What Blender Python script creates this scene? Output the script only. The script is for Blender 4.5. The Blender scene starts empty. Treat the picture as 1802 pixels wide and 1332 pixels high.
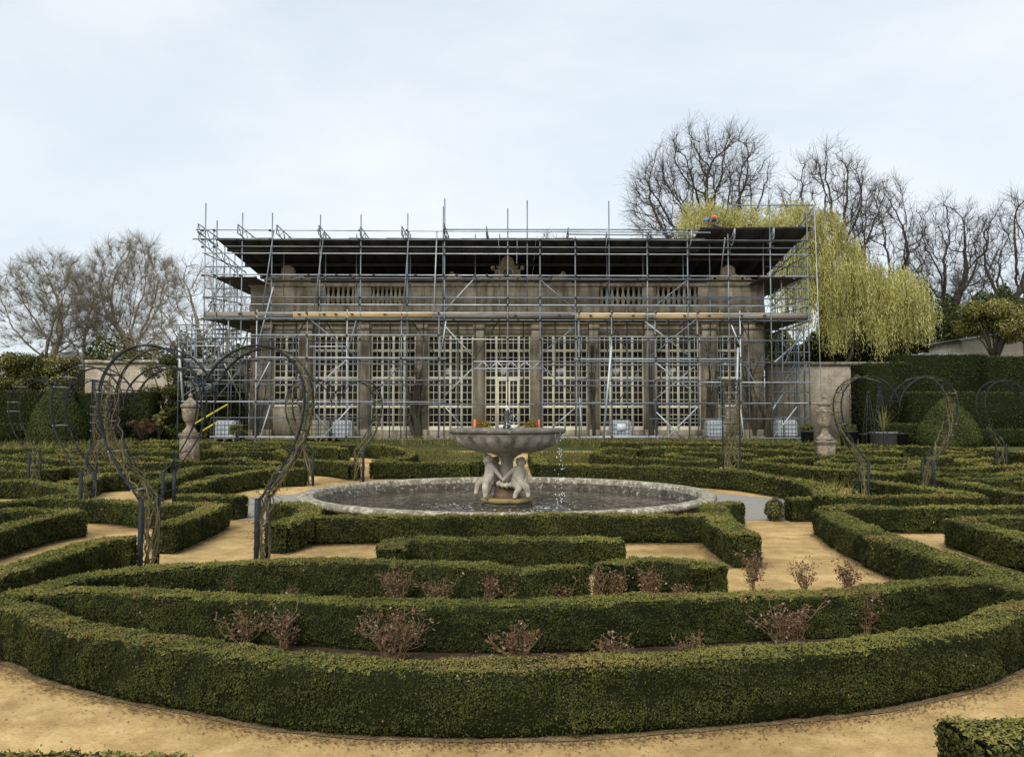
import bpy, bmesh, math, random
import numpy as np
from mathutils import Vector, Matrix
SC = bpy.context.scene
COL = SC.collection
RNG = np.random.default_rng(7)
random.seed(7)
# ------------------------------------------------------------------ survey of the place
# eye height, focal length (in photo pixels) and tilt, used to turn survey sightings into metres
FPX, CX, CY, EYE = 1440.0, 901.0, 666.0, 1.9
TILT = math.atan(69.0 / 1440.0)
CT, ST = math.cos(TILT), math.sin(TILT)
def g(x, y):
    u = max(0.0, min(y, 42.0) - 18.0)
    return .0373 * u * u / 8 if u < 4 else .0373 * (u - 2)
def gv(y):
    u = np.clip(np.asarray(y, float), -1e9, 42.0) - 18.0
    u = np.maximum(u, 0)
    return np.where(u < 4, .0373 * u * u / 8, .0373 * (u - 2))
def ray(px, py):
    a = CY - py
    return (px - CX, FPX * CT - a * ST, FPX * ST + a * CT)
def at(px, py, Y):
    r = ray(px, py); s = Y / r[1]
    return Vector((r[0] * s, Y, EYE + r[2] * s))
def P(px, py, zo=0.0):
    r = ray(px, py); gg = 0.0
    for _ in range(40):
        s = (EYE - zo - gg) / max(-r[2], 1e-6)
        s = min(s, 80 / r[1])
        gg = .5 * gg + .5 * g(0, r[1] * s)
    return Vector((r[0] * s, r[1] * s, g(0, r[1] * s)))
def zat(py, Y): return at(901, py, Y).z
def xat(px, py, Y): return at(px, py, Y).x
# ------------------------------------------------------------------ objects
def tag(o, label=None, cat=None, group=None, kind=None):
    if label: o['label'] = label
    if cat: o['category'] = cat
    if group: o['group'] = group
    if kind: o['kind'] = kind
    return o
def empty(name, loc=(0, 0, 0), rz=0, label=None, cat=None, group=None):
    o = bpy.data.objects.new(name, None); COL.objects.link(o)
    o.location = loc; o.rotation_euler = (0, 0, rz); o.empty_display_size = .2
    return tag(o, label, cat, group)
def children(o): return [c for c in bpy.data.objects if c.parent == o]
def copy_tree(o, parent=None):
    c = o.copy(); COL.objects.link(c); c.parent = parent
    for ch in children(o): copy_tree(ch, c)
    return c
class MB:
    """collects verts / faces (+ per-face tone) and links them as ONE mesh object"""
    def __init__(s): s.V = []; s.F = []; s.T = []; s.n = 0
    def add(s, V, F, tone=.5):
        V = np.asarray(V, float).reshape(-1, 3)
        if isinstance(F, np.ndarray): F = [F]
        elif len(F) and not isinstance(F[0], np.ndarray):
            by = {}
            for f in F: by.setdefault(len(f), []).append(f)
            F = [np.array(v, int) for v in by.values()]
        for i, f in enumerate(F):
            f = np.asarray(f, int)
            s.F.append(f + s.n)
            t = tone if np.ndim(tone) and len(tone) == len(f) else np.full(len(f), float(np.mean(tone)))
            s.T.append(np.asarray(t, float))
        s.V.append(V); s.n += len(V)
        return s
    def box(s, c, d, rz=0.0, tone=.5, m=None):
        x, y, z = d[0] / 2, d[1] / 2, d[2] / 2
        v = np.array([(-x, -y, -z), (x, -y, -z), (x, y, -z), (-x, y, -z), (-x, -y, z), (x, -y, z), (x, y, z), (-x, y, z)])
        if rz: cs, sn = math.cos(rz), math.sin(rz); v = np.c_[v[:, 0] * cs - v[:, 1] * sn, v[:, 0] * sn + v[:, 1] * cs, v[:, 2]]
        return s.add(v + np.array(c), np.array([(0, 3, 2, 1), (4, 5, 6, 7), (0, 1, 5, 4), (1, 2, 6, 5), (2, 3, 7, 6), (3, 0, 4, 7)]), tone)
    def span(s, a, b, tone=.5):
        a = np.array(a, float); b = np.array(b, float)
        return s.box((a + b) / 2, np.abs(b - a), tone=tone)
    def tube(s, pts, r, k=8, tone=.5, cap=True):
        pts = np.asarray(pts, float); n = len(pts)
        r = np.full(n, r) if np.ndim(r) == 0 else np.asarray(r, float)
        t = np.gradient(pts, axis=0); t /= np.linalg.norm(t, axis=1)[:, None] + 1e-12
        ref = np.array((0, 0, 1.)) if abs(t[0][2]) < .9 else np.array((0, 1., 0))
        u = np.cross(t[0], ref); u /= np.linalg.norm(u)
        V = []
        for i in range(n):
            u = u - t[i] * u.dot(t[i]); u /= np.linalg.norm(u) + 1e-12
            w = np.cross(t[i], u)
            a = np.arange(k) * 2 * math.pi / k
            V.append(pts[i] + r[i] * (np.cos(a)[:, None] * u + np.sin(a)[:, None] * w))
        V = np.concatenate(V)
        F = []
        for i in range(n - 1):
            for j in range(k):
                F.append((i * k + j, i * k + (j + 1) % k, (i + 1) * k + (j + 1) % k, (i + 1) * k + j))
        FF = [np.array(F)]
        if cap: FF.append(np.array([list(range(k))[::-1], [(n - 1) * k + j for j in range(k)]]))
        return s.add(V, FF, tone)
    def lathe(s, prof, k=32, c=(0, 0, 0), tone=.5, mod=None, cap=True):
        V = []; F = []; n = len(prof)
        for (r, z) in prof:
            for j in range(k):
                a = 2 * math.pi * j / k
                rr = r * (mod(a, r, z) if mod else 1)
                V.append((c[0] + rr * math.cos(a), c[1] + rr * math.sin(a), c[2] + z))
        for i in range(n - 1):
            for j in range(k): F.append((i * k + j, i * k + (j + 1) % k, (i + 1) * k + (j + 1) % k, (i + 1) * k + j))
        FF = [np.array(F)]
        ends = []
        if cap and prof[0][0] > 1e-4: ends.append(list(range(k))[::-1])
        if cap and prof[-1][0] > 1e-4: ends.append([(n - 1) * k + j for j in range(k)])
        if ends: FF.append(np.array(ends))
        return s.add(V, FF, tone)
    def prism(s, outline, y0, y1, tone=.5):
        """outline in XZ extruded in Y"""
        n = len(outline)
        V = [(x, y0, z) for x, z in outline] + [(x, y1, z) for x, z in outline]
        F = [(i, (i + 1) % n, n + (i + 1) % n, n + i) for i in range(n)]
        return s.add(V, [np.array(F), np.array([list(range(n)), list(range(n, 2 * n))[::-1]])], tone)
    def segs(s, p0, p1, r0, r1, k=3, tone=.5):
        p0 = np.asarray(p0, float); p1 = np.asarray(p1, float)
        n = len(p0)
        if n == 0: return s
        t = p1 - p0; t /= np.linalg.norm(t, axis=1)[:, None] + 1e-9
        ref = np.where(np.abs(t[:, 2:3]) < .9, np.array([[0, 0, 1.]]), np.array([[1., 0, 0]]))
        u = np.cross(t, ref); u /= np.linalg.norm(u, axis=1)[:, None] + 1e-9
        w = np.cross(t, u)
        a = np.arange(k) * 2 * math.pi / k
        ring = np.cos(a)[None, :, None] * u[:, None, :] + np.sin(a)[None, :, None] * w[:, None, :]
        r0 = np.broadcast_to(r0, (n,)); r1 = np.broadcast_to(r1, (n,))
        V = np.concatenate([p0[:, None, :] + ring * r0[:, None, None], p1[:, None, :] + ring * r1[:, None, None]], axis=1).reshape(-1, 3)
        base = np.arange(n)[:, None] * 2 * k
        F = np.concatenate([np.stack([base[:, 0] + j, base[:, 0] + (j + 1) % k, base[:, 0] + k + (j + 1) % k, base[:, 0] + k + j], axis=1) for j in range(k)])
        tn = np.tile(tone, k) if np.ndim(tone) else tone
        return s.add(V, F, tn)
    def leaves(s, Pt, N, L, W, tone, up=0.0, rng=RNG, flat=.6):
        """rhombus leaves at points Pt facing roughly along N"""
        n = len(Pt)
        if n == 0: return s
        Nn = N + rng.normal(0, flat, (n, 3)); Nn /= np.linalg.norm(Nn, axis=1)[:, None] + 1e-9
        d = rng.normal(0, 1, (n, 3)); d[:, 2] += up
        d -= Nn * np.sum(d * Nn, axis=1)[:, None]; d /= np.linalg.norm(d, axis=1)[:, None] + 1e-9
        b = np.cross(Nn, d)
        L = np.broadcast_to(L, (n,))[:, None]; W = np.broadcast_to(W, (n,))[:, None]
        V = np.stack([Pt - d * L * .5, Pt + b * W * .5 + d * L * .05, Pt + d * L * .5, Pt - b * W * .5 + d * L * .05], axis=1).reshape(-1, 3)
        F = np.arange(4 * n).reshape(n, 4)
        return s.add(V, F, tone)
    def sphere(s, c, r, u=10, v=7, tone=.5, sc=(1, 1, 1)):
        pr = [(max(1e-5, math.sin(math.pi * i / v)), -math.cos(math.pi * i / v)) for i in range(v + 1)]
        V = []; F = []
        for (rr, z) in pr:
            for j in range(u):
                a = 2 * math.pi * j / u
                V.append((c[0] + r * sc[0] * rr * math.cos(a), c[1] + r * sc[1] * rr * math.sin(a), c[2] + r * sc[2] * z))
        for i in range(v):
            for j in range(u): F.append((i * u + j, i * u + (j + 1) % u, (i + 1) * u + (j + 1) % u, (i + 1) * u + j))
        return s.add(V, np.array(F), tone)
    def build(s, name, mat=None, parent=None, smooth=False):
        me = bpy.data.meshes.new(name)
        V = np.concatenate(s.V) if s.V else np.zeros((0, 3))
        me.vertices.add(len(V)); me.vertices.foreach_set('co', V.astype(np.float32).ravel())
        tot = np.concatenate([np.full(len(f), f.shape[1]) for f in s.F]) if s.F else np.zeros(0, int)
        idx = np.concatenate([f.ravel() for f in s.F]) if s.F else np.zeros(0, int)
        me.loops.add(len(idx)); me.loops.foreach_set('vertex_index', idx.astype(np.int32))
        me.polygons.add(len(tot))
        me.polygons.foreach_set('loop_start', np.r_[0, np.cumsum(tot)[:-1]].astype(np.int32))
        try: me.polygons.foreach_set('loop_total', tot.astype(np.int32))
        except Exception: pass
        at_ = me.attributes.new('tone', 'FLOAT', 'FACE')
        at_.data.foreach_set('value', np.concatenate(s.T).astype(np.float32))
        if smooth: me.polygons.foreach_set('use_smooth', np.ones(len(tot), bool))
        me.update(calc_edges=True); me.validate()
        if mat: me.materials.append(mat)
        o = bpy.data.objects.new(name, me); COL.objects.link(o)
        if parent is not None: o.parent = parent
        return o
def smooth_noise(x, y, seed, f=1.0):
    r = np.random.default_rng(seed); out = 0
    for k in range(5):
        a = r.uniform(0, 6.28); q = f * (1.7 ** k) * .8
        out = out + np.sin(q * (np.cos(a) * x + np.sin(a) * y) + r.uniform(0, 6.28)) / (1.35 ** k)
    return out / 2.2
def crom(pts, n=12):
    pts = [np.asarray(p, float) for p in pts]
    if len(pts) == 2: return np.array([pts[0] + (pts[1] - pts[0]) * t for t in np.linspace(0, 1, n + 1)])
    q = [2 * pts[0] - pts[1]] + pts + [2 * pts[-1] - pts[-2]]
    out = []
    for i in range(1, len(q) - 2):
        p0, p1, p2, p3 = q[i - 1], q[i], q[i + 1], q[i + 2]
        for t in np.linspace(0, 1, n, endpoint=False):
            out.append(.5 * ((2 * p1) + (-p0 + p2) * t + (2 * p0 - 5 * p1 + 4 * p2 - p3) * t * t + (-p0 + 3 * p1 - 3 * p2 + p3) * t ** 3))
    out.append(pts[-1]); return np.array(out)
def resample(pts, ds):
    d = np.r_[0, np.cumsum(np.linalg.norm(np.diff(pts, axis=0), axis=1))]
    n = max(2, int(d[-1] / ds) + 1)
    t = np.linspace(0, d[-1], n)
    return np.stack([np.interp(t, d, pts[:, i]) for i in range(pts.shape[1])], axis=1)
# ------------------------------------------------------------------ materials
def new_mat(name, rough=.8, spec=.3):
    m = bpy.data.materials.new(name); m.use_nodes = True
    nt = m.node_tree; b = nt.nodes['Principled BSDF']
    b.inputs['Roughness'].default_value = rough
    b.inputs['Specular IOR Level'].default_value = spec
    return m, nt, b
def ramp(nt, stops):
    r = nt.nodes.new('ShaderNodeValToRGB'); e = r.color_ramp.elements
    while len(e) < len(stops): e.new(.5)
    for i, (p, c) in enumerate(stops): e[i].position = p; e[i].color = (*c, 1)
    return r
def noise(nt, scale, detail=6, rough=.6, coord='Object', dist=0.0, stretch=None):
    tc = nt.nodes.new('ShaderNodeTexCoord'); n = nt.nodes.new('ShaderNodeTexNoise')
    n.inputs['Scale'].default_value = scale; n.inputs['Detail'].default_value = detail
    n.inputs['Roughness'].default_value = rough; n.inputs['Distortion'].default_value = dist
    src = tc.outputs[coord]
    if coord == 'World':
        pass
    if stretch:
        mp = nt.nodes.new('ShaderNodeMapping'); mp.inputs['Scale'].default_value = stretch
        nt.links.new(src, mp.inputs['Vector']); src = mp.outputs['Vector']
    nt.links.new(src, n.inputs['Vector']); return n
def mixc(nt, fac, a, b, mode='MIX'):
    m = nt.nodes.new('ShaderNodeMix'); m.data_type = 'RGBA'; m.blend_type = mode
    for sock, v in ((m.inputs[0], fac), (m.inputs[6], a), (m.inputs[7], b)):
        if hasattr(v, 'is_output'): nt.links.new(v, sock)
        elif isinstance(v, (tuple, list)): sock.default_value = (*v[:3], 1)
        else: sock.default_value = v
    return m.outputs[2]
def bump(nt, b, h, strength=.4, dist=.02):
    n = nt.nodes.new('ShaderNodeBump'); n.inputs['Strength'].default_value = strength; n.inputs['Distance'].default_value = dist
    nt.links.new(h, n.inputs['Height']); nt.links.new(n.outputs['Normal'], b.inputs['Normal'])
def noise_mat(name, stops, scale=3, rough=.85, spec=.25, bstr=.3, bdist=.01, stretch=None, detail=8, metallic=0, bscale=None):
    m, nt, b = new_mat(name, rough, spec); b.inputs['Metallic'].default_value = metallic
    n = noise(nt, scale, detail, .65, stretch=stretch); r = ramp(nt, stops)
    nt.links.new(n.outputs['Fac'], r.inputs['Fac']); nt.links.new(r.outputs['Color'], b.inputs['Base Color'])
    if bstr:
        n2 = noise(nt, bscale or scale * 6, 6, .65); bump(nt, b, n2.outputs['Fac'], bstr, bdist)
    return m
def tone_mat(name, stops, rough=.6, spec=.25, transl=0.0):
    m, nt, b = new_mat(name, rough, spec)
    a = nt.nodes.new('ShaderNodeAttribute'); a.attribute_name = 'tone'
    r = ramp(nt, stops); nt.links.new(a.outputs['Fac'], r.inputs['Fac'])
    nt.links.new(r.outputs['Color'], b.inputs['Base Color'])
    if transl:
        t = nt.nodes.new('ShaderNodeBsdfTranslucent'); nt.links.new(r.outputs['Color'], t.inputs['Color'])
        mx = nt.nodes.new('ShaderNodeMixShader'); mx.inputs[0].default_value = transl
        nt.links.new(b.outputs[0], mx.inputs[1]); nt.links.new(t.outputs[0], mx.inputs[2])
        nt.links.new(mx.outputs[0], nt.nodes['Material Output'].inputs['Surface'])
    return m
M = {}
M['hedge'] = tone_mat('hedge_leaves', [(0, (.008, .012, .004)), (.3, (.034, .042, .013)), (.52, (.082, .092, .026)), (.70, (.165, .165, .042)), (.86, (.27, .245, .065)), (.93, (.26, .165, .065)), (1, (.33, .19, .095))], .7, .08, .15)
M['yew_light'] = tone_mat('cone_leaves', [(0, (.016, .022, .008)), (.5, (.055, .068, .022)), (1, (.12, .13, .04))], .8, .05, .05)
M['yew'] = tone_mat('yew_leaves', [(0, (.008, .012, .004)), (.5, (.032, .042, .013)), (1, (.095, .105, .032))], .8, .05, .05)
M['willow'] = tone_mat('willow_leaves', [(0, (.16, .15, .05)), (.5, (.43, .40, .125)), (1, (.70, .66, .28))], .6, .2, .3)
M['evergreen'] = tone_mat('evergreen_leaves', [(0, (.014, .02, .006)), (.45, (.06, .072, .018)), (.75, (.16, .16, .035)), (.92, (.27, .25, .07)), (1, (.45, .36, .26))], .7, .1, .1)
M['rose_leaf'] = tone_mat('rose_leaves', [(0, (.045, .026, .015)), (.45, (.125, .066, .036)), (.75, (.19, .12, .07)), (1, (.32, .26, .19))], .8, .05, .12)
M['rose_stem'] = noise_mat('rose_stems', [(.3, (.12, .078, .042)), (.7, (.26, .185, .105))], 20, bstr=0, spec=.1)
M['green_stem'] = noise_mat('green_stems', [(.3, (.075, .068, .030)), (.7, (.19, .165, .085))], 12, bstr=0)
M['grassy'] = tone_mat('groundcover_leaves', [(0, (.05, .055, .015)), (.5, (.13, .13, .035)), (.85, (.25, .22, .07)), (1, (.30, .20, .10))], .7, .2, .2)
M['flower'] = tone_mat('pot_flower_leaves', [(0, (.05, .06, .015)), (.45, (.20, .18, .03)), (.7, (.45, .35, .05)), (.85, (.30, .06, .04)), (1, (.5, .10, .07))], .6, .2, .2)
M['bark_grey'] = noise_mat('grey_bark', [(.3, (.035, .030, .022)), (.7, (.11, .097, .075))], 4, bstr=0, spec=.05)
M['bark_left'] = noise_mat('haze_paled_bark', [(.3, (.17, .145, .10)), (.7, (.30, .26, .19))], 4, bstr=0, spec=.05)  # bark lightened, the haze over these trees is put into its colour
M['bark_dark'] = noise_mat('dark_bark', [(.3, (.03, .027, .018)), (.7, (.085, .075, .05))], 5, bstr=.4)
M['crumb'] = tone_mat('dirt_crumbs', [(0, (.07, .047, .024)), (.5, (.20, .135, .065)), (1, (.38, .26, .115))], .95, .05)
M['litter'] = tone_mat('litter_bits', [(0, (.05, .035, .02)), (.5, (.20, .13, .07)), (1, (.45, .38, .28))], .8, .2)
M['steel'] = noise_mat('galvanised_tube', [(.3, (.10, .125, .14)), (.55, (.20, .23, .25)), (.75, (.34, .37, .38))], .9, .5, .35, 0, metallic=.3)
M['steel_light'] = noise_mat('bright_tube', [(.3, (.26, .30, .325)), (.5, (.42, .45, .475)), (.72, (.64, .66, .67))], .8, .45, .4, 0, metallic=.3)
M['coupler'] = noise_mat('rusty_coupler', [(.3, (.03, .03, .03)), (.7, (.10, .085, .07))], 6, bstr=0)
M['board'] = noise_mat('scaffold_board', [(.3, (.16, .14, .115)), (.7, (.30, .27, .225))], 1.2, stretch=(1, 3, 12), bstr=0)
M['board_new'] = noise_mat('new_scaffold_board', [(.3, (.40, .28, .12)), (.7, (.62, .46, .22))], .9, stretch=(1, 3, 12), bstr=0)
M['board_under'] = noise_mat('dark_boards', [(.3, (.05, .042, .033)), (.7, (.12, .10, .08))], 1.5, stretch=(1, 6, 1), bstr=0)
M['yellow'] = noise_mat('yellow_rail', [(.3, (.55, .42, .04)), (.7, (.75, .60, .10))], 5, bstr=0)
M['cream'] = noise_mat('cream_paint', [(.25, (.87, .80, .58)), (.7, (.95, .90, .73))], 1.3, .5, .35, 0)
M['iron'] = noise_mat('weathered_iron', [(.3, (.012, .014, .016)), (.60, (.028, .034, .040)), (.80, (.10, .125, .14))], 6, .65, .15, 0)
M['pale_rod'] = noise_mat('pale_rod_surface', [(.3, (.35, .34, .31)), (.7, (.6, .58, .53))], 9, bstr=0)
M['orange'] = noise_mat('orange_plastic', [(.3, (.75, .13, .04)), (.7, (.85, .20, .07))], 4, .5, .4, 0)
M['terracotta'] = noise_mat('terracotta', [(.3, (.25, .15, .07)), (.7, (.42, .28, .13))], 8, bstr=.2)
M['bronze'] = noise_mat('dark_bronze', [(.3, (.012, .013, .012)), (.7, (.05, .055, .045))], 14, .4, .5, .2)
M['black_plastic'] = noise_mat('black_plastic', [(.3, (.012, .014, .018)), (.7, (.03, .034, .04))], 5, .45, .4, 0)
M['lead'] = noise_mat('lead_grey', [(.3, (.10, .105, .105)), (.7, (.19, .195, .19))], 5, .6, .3, .1)
M['tank'] = noise_mat('tank_plastic', [(.3, (.36, .40, .42)), (.7, (.52, .56, .58))], 2, .45, .4, 0)
M['tank_beige'] = noise_mat('aged_tank_plastic', [(.3, (.24, .21, .14)), (.7, (.36, .32, .23))], 2, .5, .4, 0)
M['paper'] = noise_mat('white_label', [(.3, (.65, .67, .68)), (.7, (.8, .8, .8))], 12, .6, .3, 0)
M['pallet'] = noise_mat('pallet_wood', [(.3, (.10, .075, .045)), (.7, (.22, .17, .11))], 6, bstr=0)
M['water_white'] = noise_mat('splashing_water', [(.3, (.7, .74, .76)), (.7, (.9, .92, .93))], 20, .15, .6, 0)
M['vest'] = noise_mat('orange_vest', [(.3, (.85, .10, .04)), (.7, (.95, .16, .06))], 6, bstr=0)
M['clothes'] = noise_mat('work_clothes', [(.3, (.07, .075, .05)), (.7, (.14, .14, .10))], 6, bstr=0)
M['helmet'] = noise_mat('blue_helmet', [(.3, (.09, .16, .28)), (.7, (.14, .23, .38))], 6, .4, .4, 0)
M['skin'] = noise_mat('skin', [(.3, (.42, .25, .17)), (.7, (.55, .34, .24))], 8, bstr=0)
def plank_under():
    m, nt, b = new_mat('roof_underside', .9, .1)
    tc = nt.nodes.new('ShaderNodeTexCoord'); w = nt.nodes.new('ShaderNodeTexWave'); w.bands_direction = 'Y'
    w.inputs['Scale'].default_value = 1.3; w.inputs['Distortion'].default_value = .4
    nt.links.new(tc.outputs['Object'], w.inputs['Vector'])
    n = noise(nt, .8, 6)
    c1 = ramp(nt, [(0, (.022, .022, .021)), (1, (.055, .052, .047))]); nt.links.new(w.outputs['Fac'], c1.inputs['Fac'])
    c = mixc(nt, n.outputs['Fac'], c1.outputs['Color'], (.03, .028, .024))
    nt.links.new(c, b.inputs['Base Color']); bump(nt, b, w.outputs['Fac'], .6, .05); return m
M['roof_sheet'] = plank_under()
def stone_mat(name, cols, block=None, lichen=0.0, scale=1.2, streak=.5, lichen_col=(.55, .52, .42)):
    m, nt, b = new_mat(name, .9, .2)
    n = noise(nt, scale, 10, .68); r = ramp(nt, cols); nt.links.new(n.outputs['Fac'], r.inputs['Fac'])
    c = r.outputs['Color']
    if streak:     # rain streaks running down the stone
        s = noise(nt, 2.2, 6, .6, stretch=(1.6, 1.6, .12)); sr = ramp(nt, [(.42, (1, 1, 1)), (.62, (.45, .42, .38))])
        nt.links.new(s.outputs['Fac'], sr.inputs['Fac']); c = mixc(nt, streak, c, sr.outputs['Color'], 'MULTIPLY')
    h = n.outputs['Fac']
    if block:
        tc = nt.nodes.new('ShaderNodeTexCoord'); mp = nt.nodes.new('ShaderNodeMapping'); mp.inputs['Rotation'].default_value = (math.pi / 2, 0, 0)
        br = nt.nodes.new('ShaderNodeTexBrick'); br.inputs['Scale'].default_value = 1.0
        br.inputs['Brick Width'].default_value = block[0]; br.inputs['Row Height'].default_value = block[1]
        br.inputs['Mortar Size'].default_value = .012; br.inputs['Color1'].default_value = (1, 1, 1, 1); br.inputs['Color2'].default_value = (.86, .85, .82, 1); br.inputs['Mortar'].default_value = (.72, .70, .66, 1)
        nt.links.new(tc.outputs['Object'], mp.inputs['Vector']); nt.links.new(mp.outputs['Vector'], br.inputs['Vector'])
        c = mixc(nt, 1.0, c, br.outputs['Color'], 'MULTIPLY')
    if lichen:
        v = noise(nt, 11, 14, .78); lr = ramp(nt, [(.56 - .12 * lichen, (0, 0, 0)), (.66 - .12 * lichen, (1, 1, 1))]); nt.links.new(v.outputs['Fac'], lr.inputs['Fac'])
        c = mixc(nt, lr.outputs['Color'], c, lichen_col)
    nt.links.new(c, b.inputs['Base Color'])
    n2 = noise(nt, 9, 10, .7); bump(nt, b, n2.outputs['Fac'], .5, .03); return m
M['ham_stone'] = stone_mat('ham_stone', [(.25, (.20, .17, .125)), (.5, (.40, .35, .265)), (.75, (.58, .52, .41))], (.9, .4), 0, streak=.85)
M['ham_plain'] = stone_mat('ham_stone_carved', [(.25, (.22, .175, .11)), (.5, (.40, .325, .21)), (.75, (.54, .45, .30))], None, .15, lichen_col=(.55, .5, .38))
M['garden_wall'] = stone_mat('garden_wall_stone', [(.25, (.18, .15, .105)), (.5, (.36, .315, .235)), (.75, (.50, .45, .36))], (1.1, .38), .3, streak=.35, lichen_col=(.50, .46, .38))
M['rim_stone'] = stone_mat('lichened_rim_stone', [(.25, (.10, .085, .06)), (.5, (.20, .175, .125)), (.75, (.33, .295, .22))], None, .62, 2.5, .3, (.56, .52, .41))
M['basin_stone'] = stone_mat('wet_basin_stone', [(.25, (.03, .026, .02)), (.5, (.075, .066, .05)), (.75, (.15, .135, .105))], None, .12, 3, .6, (.45, .43, .36))
M['bowl_stone'] = stone_mat('fountain_bowl_stone', [(.25, (.24, .22, .18)), (.5, (.44, .41, .34)), (.75, (.60, .57, .48))], None, .1, 3, .75)
M['dark_stone'] = stone_mat('wet_dark_stone', [(.25, (.08, .075, .065)), (.7, (.22, .205, .175))], None, .1, 4, .3)
M['putto_stone'] = stone_mat('putto_stone', [(.2, (.22, .19, .14)), (.5, (.44, .40, .32)), (.75, (.60, .56, .46))], None, .1, 7, .6)
M['plinth_stone'] = stone_mat('mossy_plinth_stone', [(.25, (.16, .12, .05)), (.5, (.28, .21, .09)), (.75, (.36, .29, .15))], None, 0, 4, .4)
M['wet_brown'] = stone_mat('wet_brown_stone', [(.25, (.06, .04, .025)), (.5, (.14, .095, .06)), (.75, (.24, .17, .11))], None, 0, 5, .5)
M['urn_stone'] = stone_mat('urn_stone', [(.25, (.11, .09, .065)), (.5, (.22, .185, .135)), (.75, (.32, .28, .21))], None, .3, 4, .6, (.42, .39, .31))
M['render_wall'] = stone_mat('pale_shed_wall', [(.3, (.35, .31, .25)), (.7, (.5, .45, .37))], None, 0, 2, .3)
def glass_mat():
    m, nt, b = new_mat('old_glass', .06, .5)
    n = noise(nt, 1.1, 4); r = ramp(nt, [(.35, (.010, .010, .009)), (.65, (.045, .042, .036))]); nt.links.new(n.outputs['Fac'], r.inputs['Fac'])
    nt.links.new(r.outputs['Color'], b.inputs['Base Color']); n2 = noise(nt, 3, 2); bump(nt, b, n2.outputs['Fac'], .15, .02); return m
M['glass'] = glass_mat()
def sand_mat():
    m, nt, b = new_mat('sand_path', .95, .1)
    big = noise(nt, .55, 8, .62, 'Object'); fine = noise(nt, 38, 8, .8, 'Object'); mid = noise(nt, 3.2, 8, .7, 'Object', .3)
    r = ramp(nt, [(.28, (.33, .215, .092)), (.5, (.52, .355, .152)), (.68, (.65, .465, .218))]); nt.links.new(mid.outputs['Fac'], r.inputs['Fac'])
    rb = ramp(nt, [(.36, (.58, .56, .52)), (.58, (1.04, 1.04, 1.04))]); nt.links.new(big.outputs['Fac'], rb.inputs['Fac'])
    c = mixc(nt, 1.0, r.outputs['Color'], rb.outputs['Color'], 'MULTIPLY')
    rf = ramp(nt, [(.3, (.42, .40, .36)), (.48, (1, 1, 1)), (.72, (1.15, 1.13, 1.08))]); nt.links.new(fine.outputs['Fac'], rf.inputs['Fac'])
    c = mixc(nt, .8, c, rf.outputs['Color'], 'MULTIPLY'); nt.links.new(c, b.inputs['Base Color'])
    bump(nt, b, fine.outputs['Fac'], .5, .012); return m
M['sand'] = sand_mat()
M['gravel'] = noise_mat('grey_gravel', [(.3, (.20, .185, .155)), (.5, (.28, .262, .225)), (.7, (.36, .34, .30))], 26, .95, .1, .6, .01, bscale=60)
def soil_mat():
    m, nt, b = new_mat('soil', .95, .1)
    n = noise(nt, 7, 10, .75); r = ramp(nt, [(.3, (.026, .018, .011)), (.5, (.065, .045, .027)), (.7, (.13, .092, .055))])
    nt.links.new(n.outputs['Fac'], r.inputs['Fac']); nt.links.new(r.outputs['Color'], b.inputs['Base Color'])
    n2 = noise(nt, 30, 8, .75); bump(nt, b, n2.outputs['Fac'], .8, .02); return m
M['soil'] = soil_mat()
M['dirt'] = noise_mat('trodden_dirt', [(.3, (.09, .065, .038)), (.5, (.19, .14, .08)), (.7, (.33, .24, .125))], 9, .95, .1, .6, .012, bscale=34)
M['grass_ground'] = noise_mat('rough_grass_ground', [(.3, (.035, .042, .014)), (.55, (.075, .08, .025)), (.75, (.13, .115, .045))], 1.5, .95, .1, .5, .03)
M['hill'] = noise_mat('wooded_hill', [(.35, (.10, .115, .115)), (.6, (.17, .18, .17)), (.75, (.22, .225, .20))], .05, .95, .05, 0)  # bluish grey of the hazy air is put into the hill colour
def water_mat():
    m, nt, b = new_mat('dark_water', .07, .5)
    b.inputs['IOR'].default_value = 1.33
    b.inputs['Base Color'].default_value = (.055, .046, .034, 1)
    return m
M['water'] = water_mat()
def deform_eval(o):
    dg = bpy.context.evaluated_depsgraph_get(); dg.update()
    me = bpy.data.meshes.new_from_object(o.evaluated_get(dg), depsgraph=dg)
    o.modifiers.clear(); old = o.data; o.data = me; bpy.data.meshes.remove(old)
def skin_body(name, joints, edges, mat, parent=None, sub=2, root=0):
    """one continuous surface grown over a skeleton: joints = [(x,y,z,r or (rx,ry))]"""
    me = bpy.data.meshes.new(name)
    me.from_pydata([j[:3] for j in joints], edges, [])
    o = bpy.data.objects.new(name, me); COL.objects.link(o)
    sm = o.modifiers.new('skin', 'SKIN')
    if not me.skin_vertices: 
        bm = bmesh.new(); bm.from_mesh(me); bm.verts.layers.skin.verify(); bm.to_mesh(me); bm.free()
    sv = me.skin_vertices[0].data
    for i, j in enumerate(joints):
        r = j[3]; sv[i].radius = (r, r) if not isinstance(r, tuple) else r; sv[i].use_root = (i == root)
    sm.use_smooth_shade = True
    s2 = o.modifiers.new('sub', 'SUBSURF'); s2.levels = sub; s2.render_levels = sub
    deform_eval(o); o.data.materials.append(mat)
    if parent is not None: o.parent = parent
    return o
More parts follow.
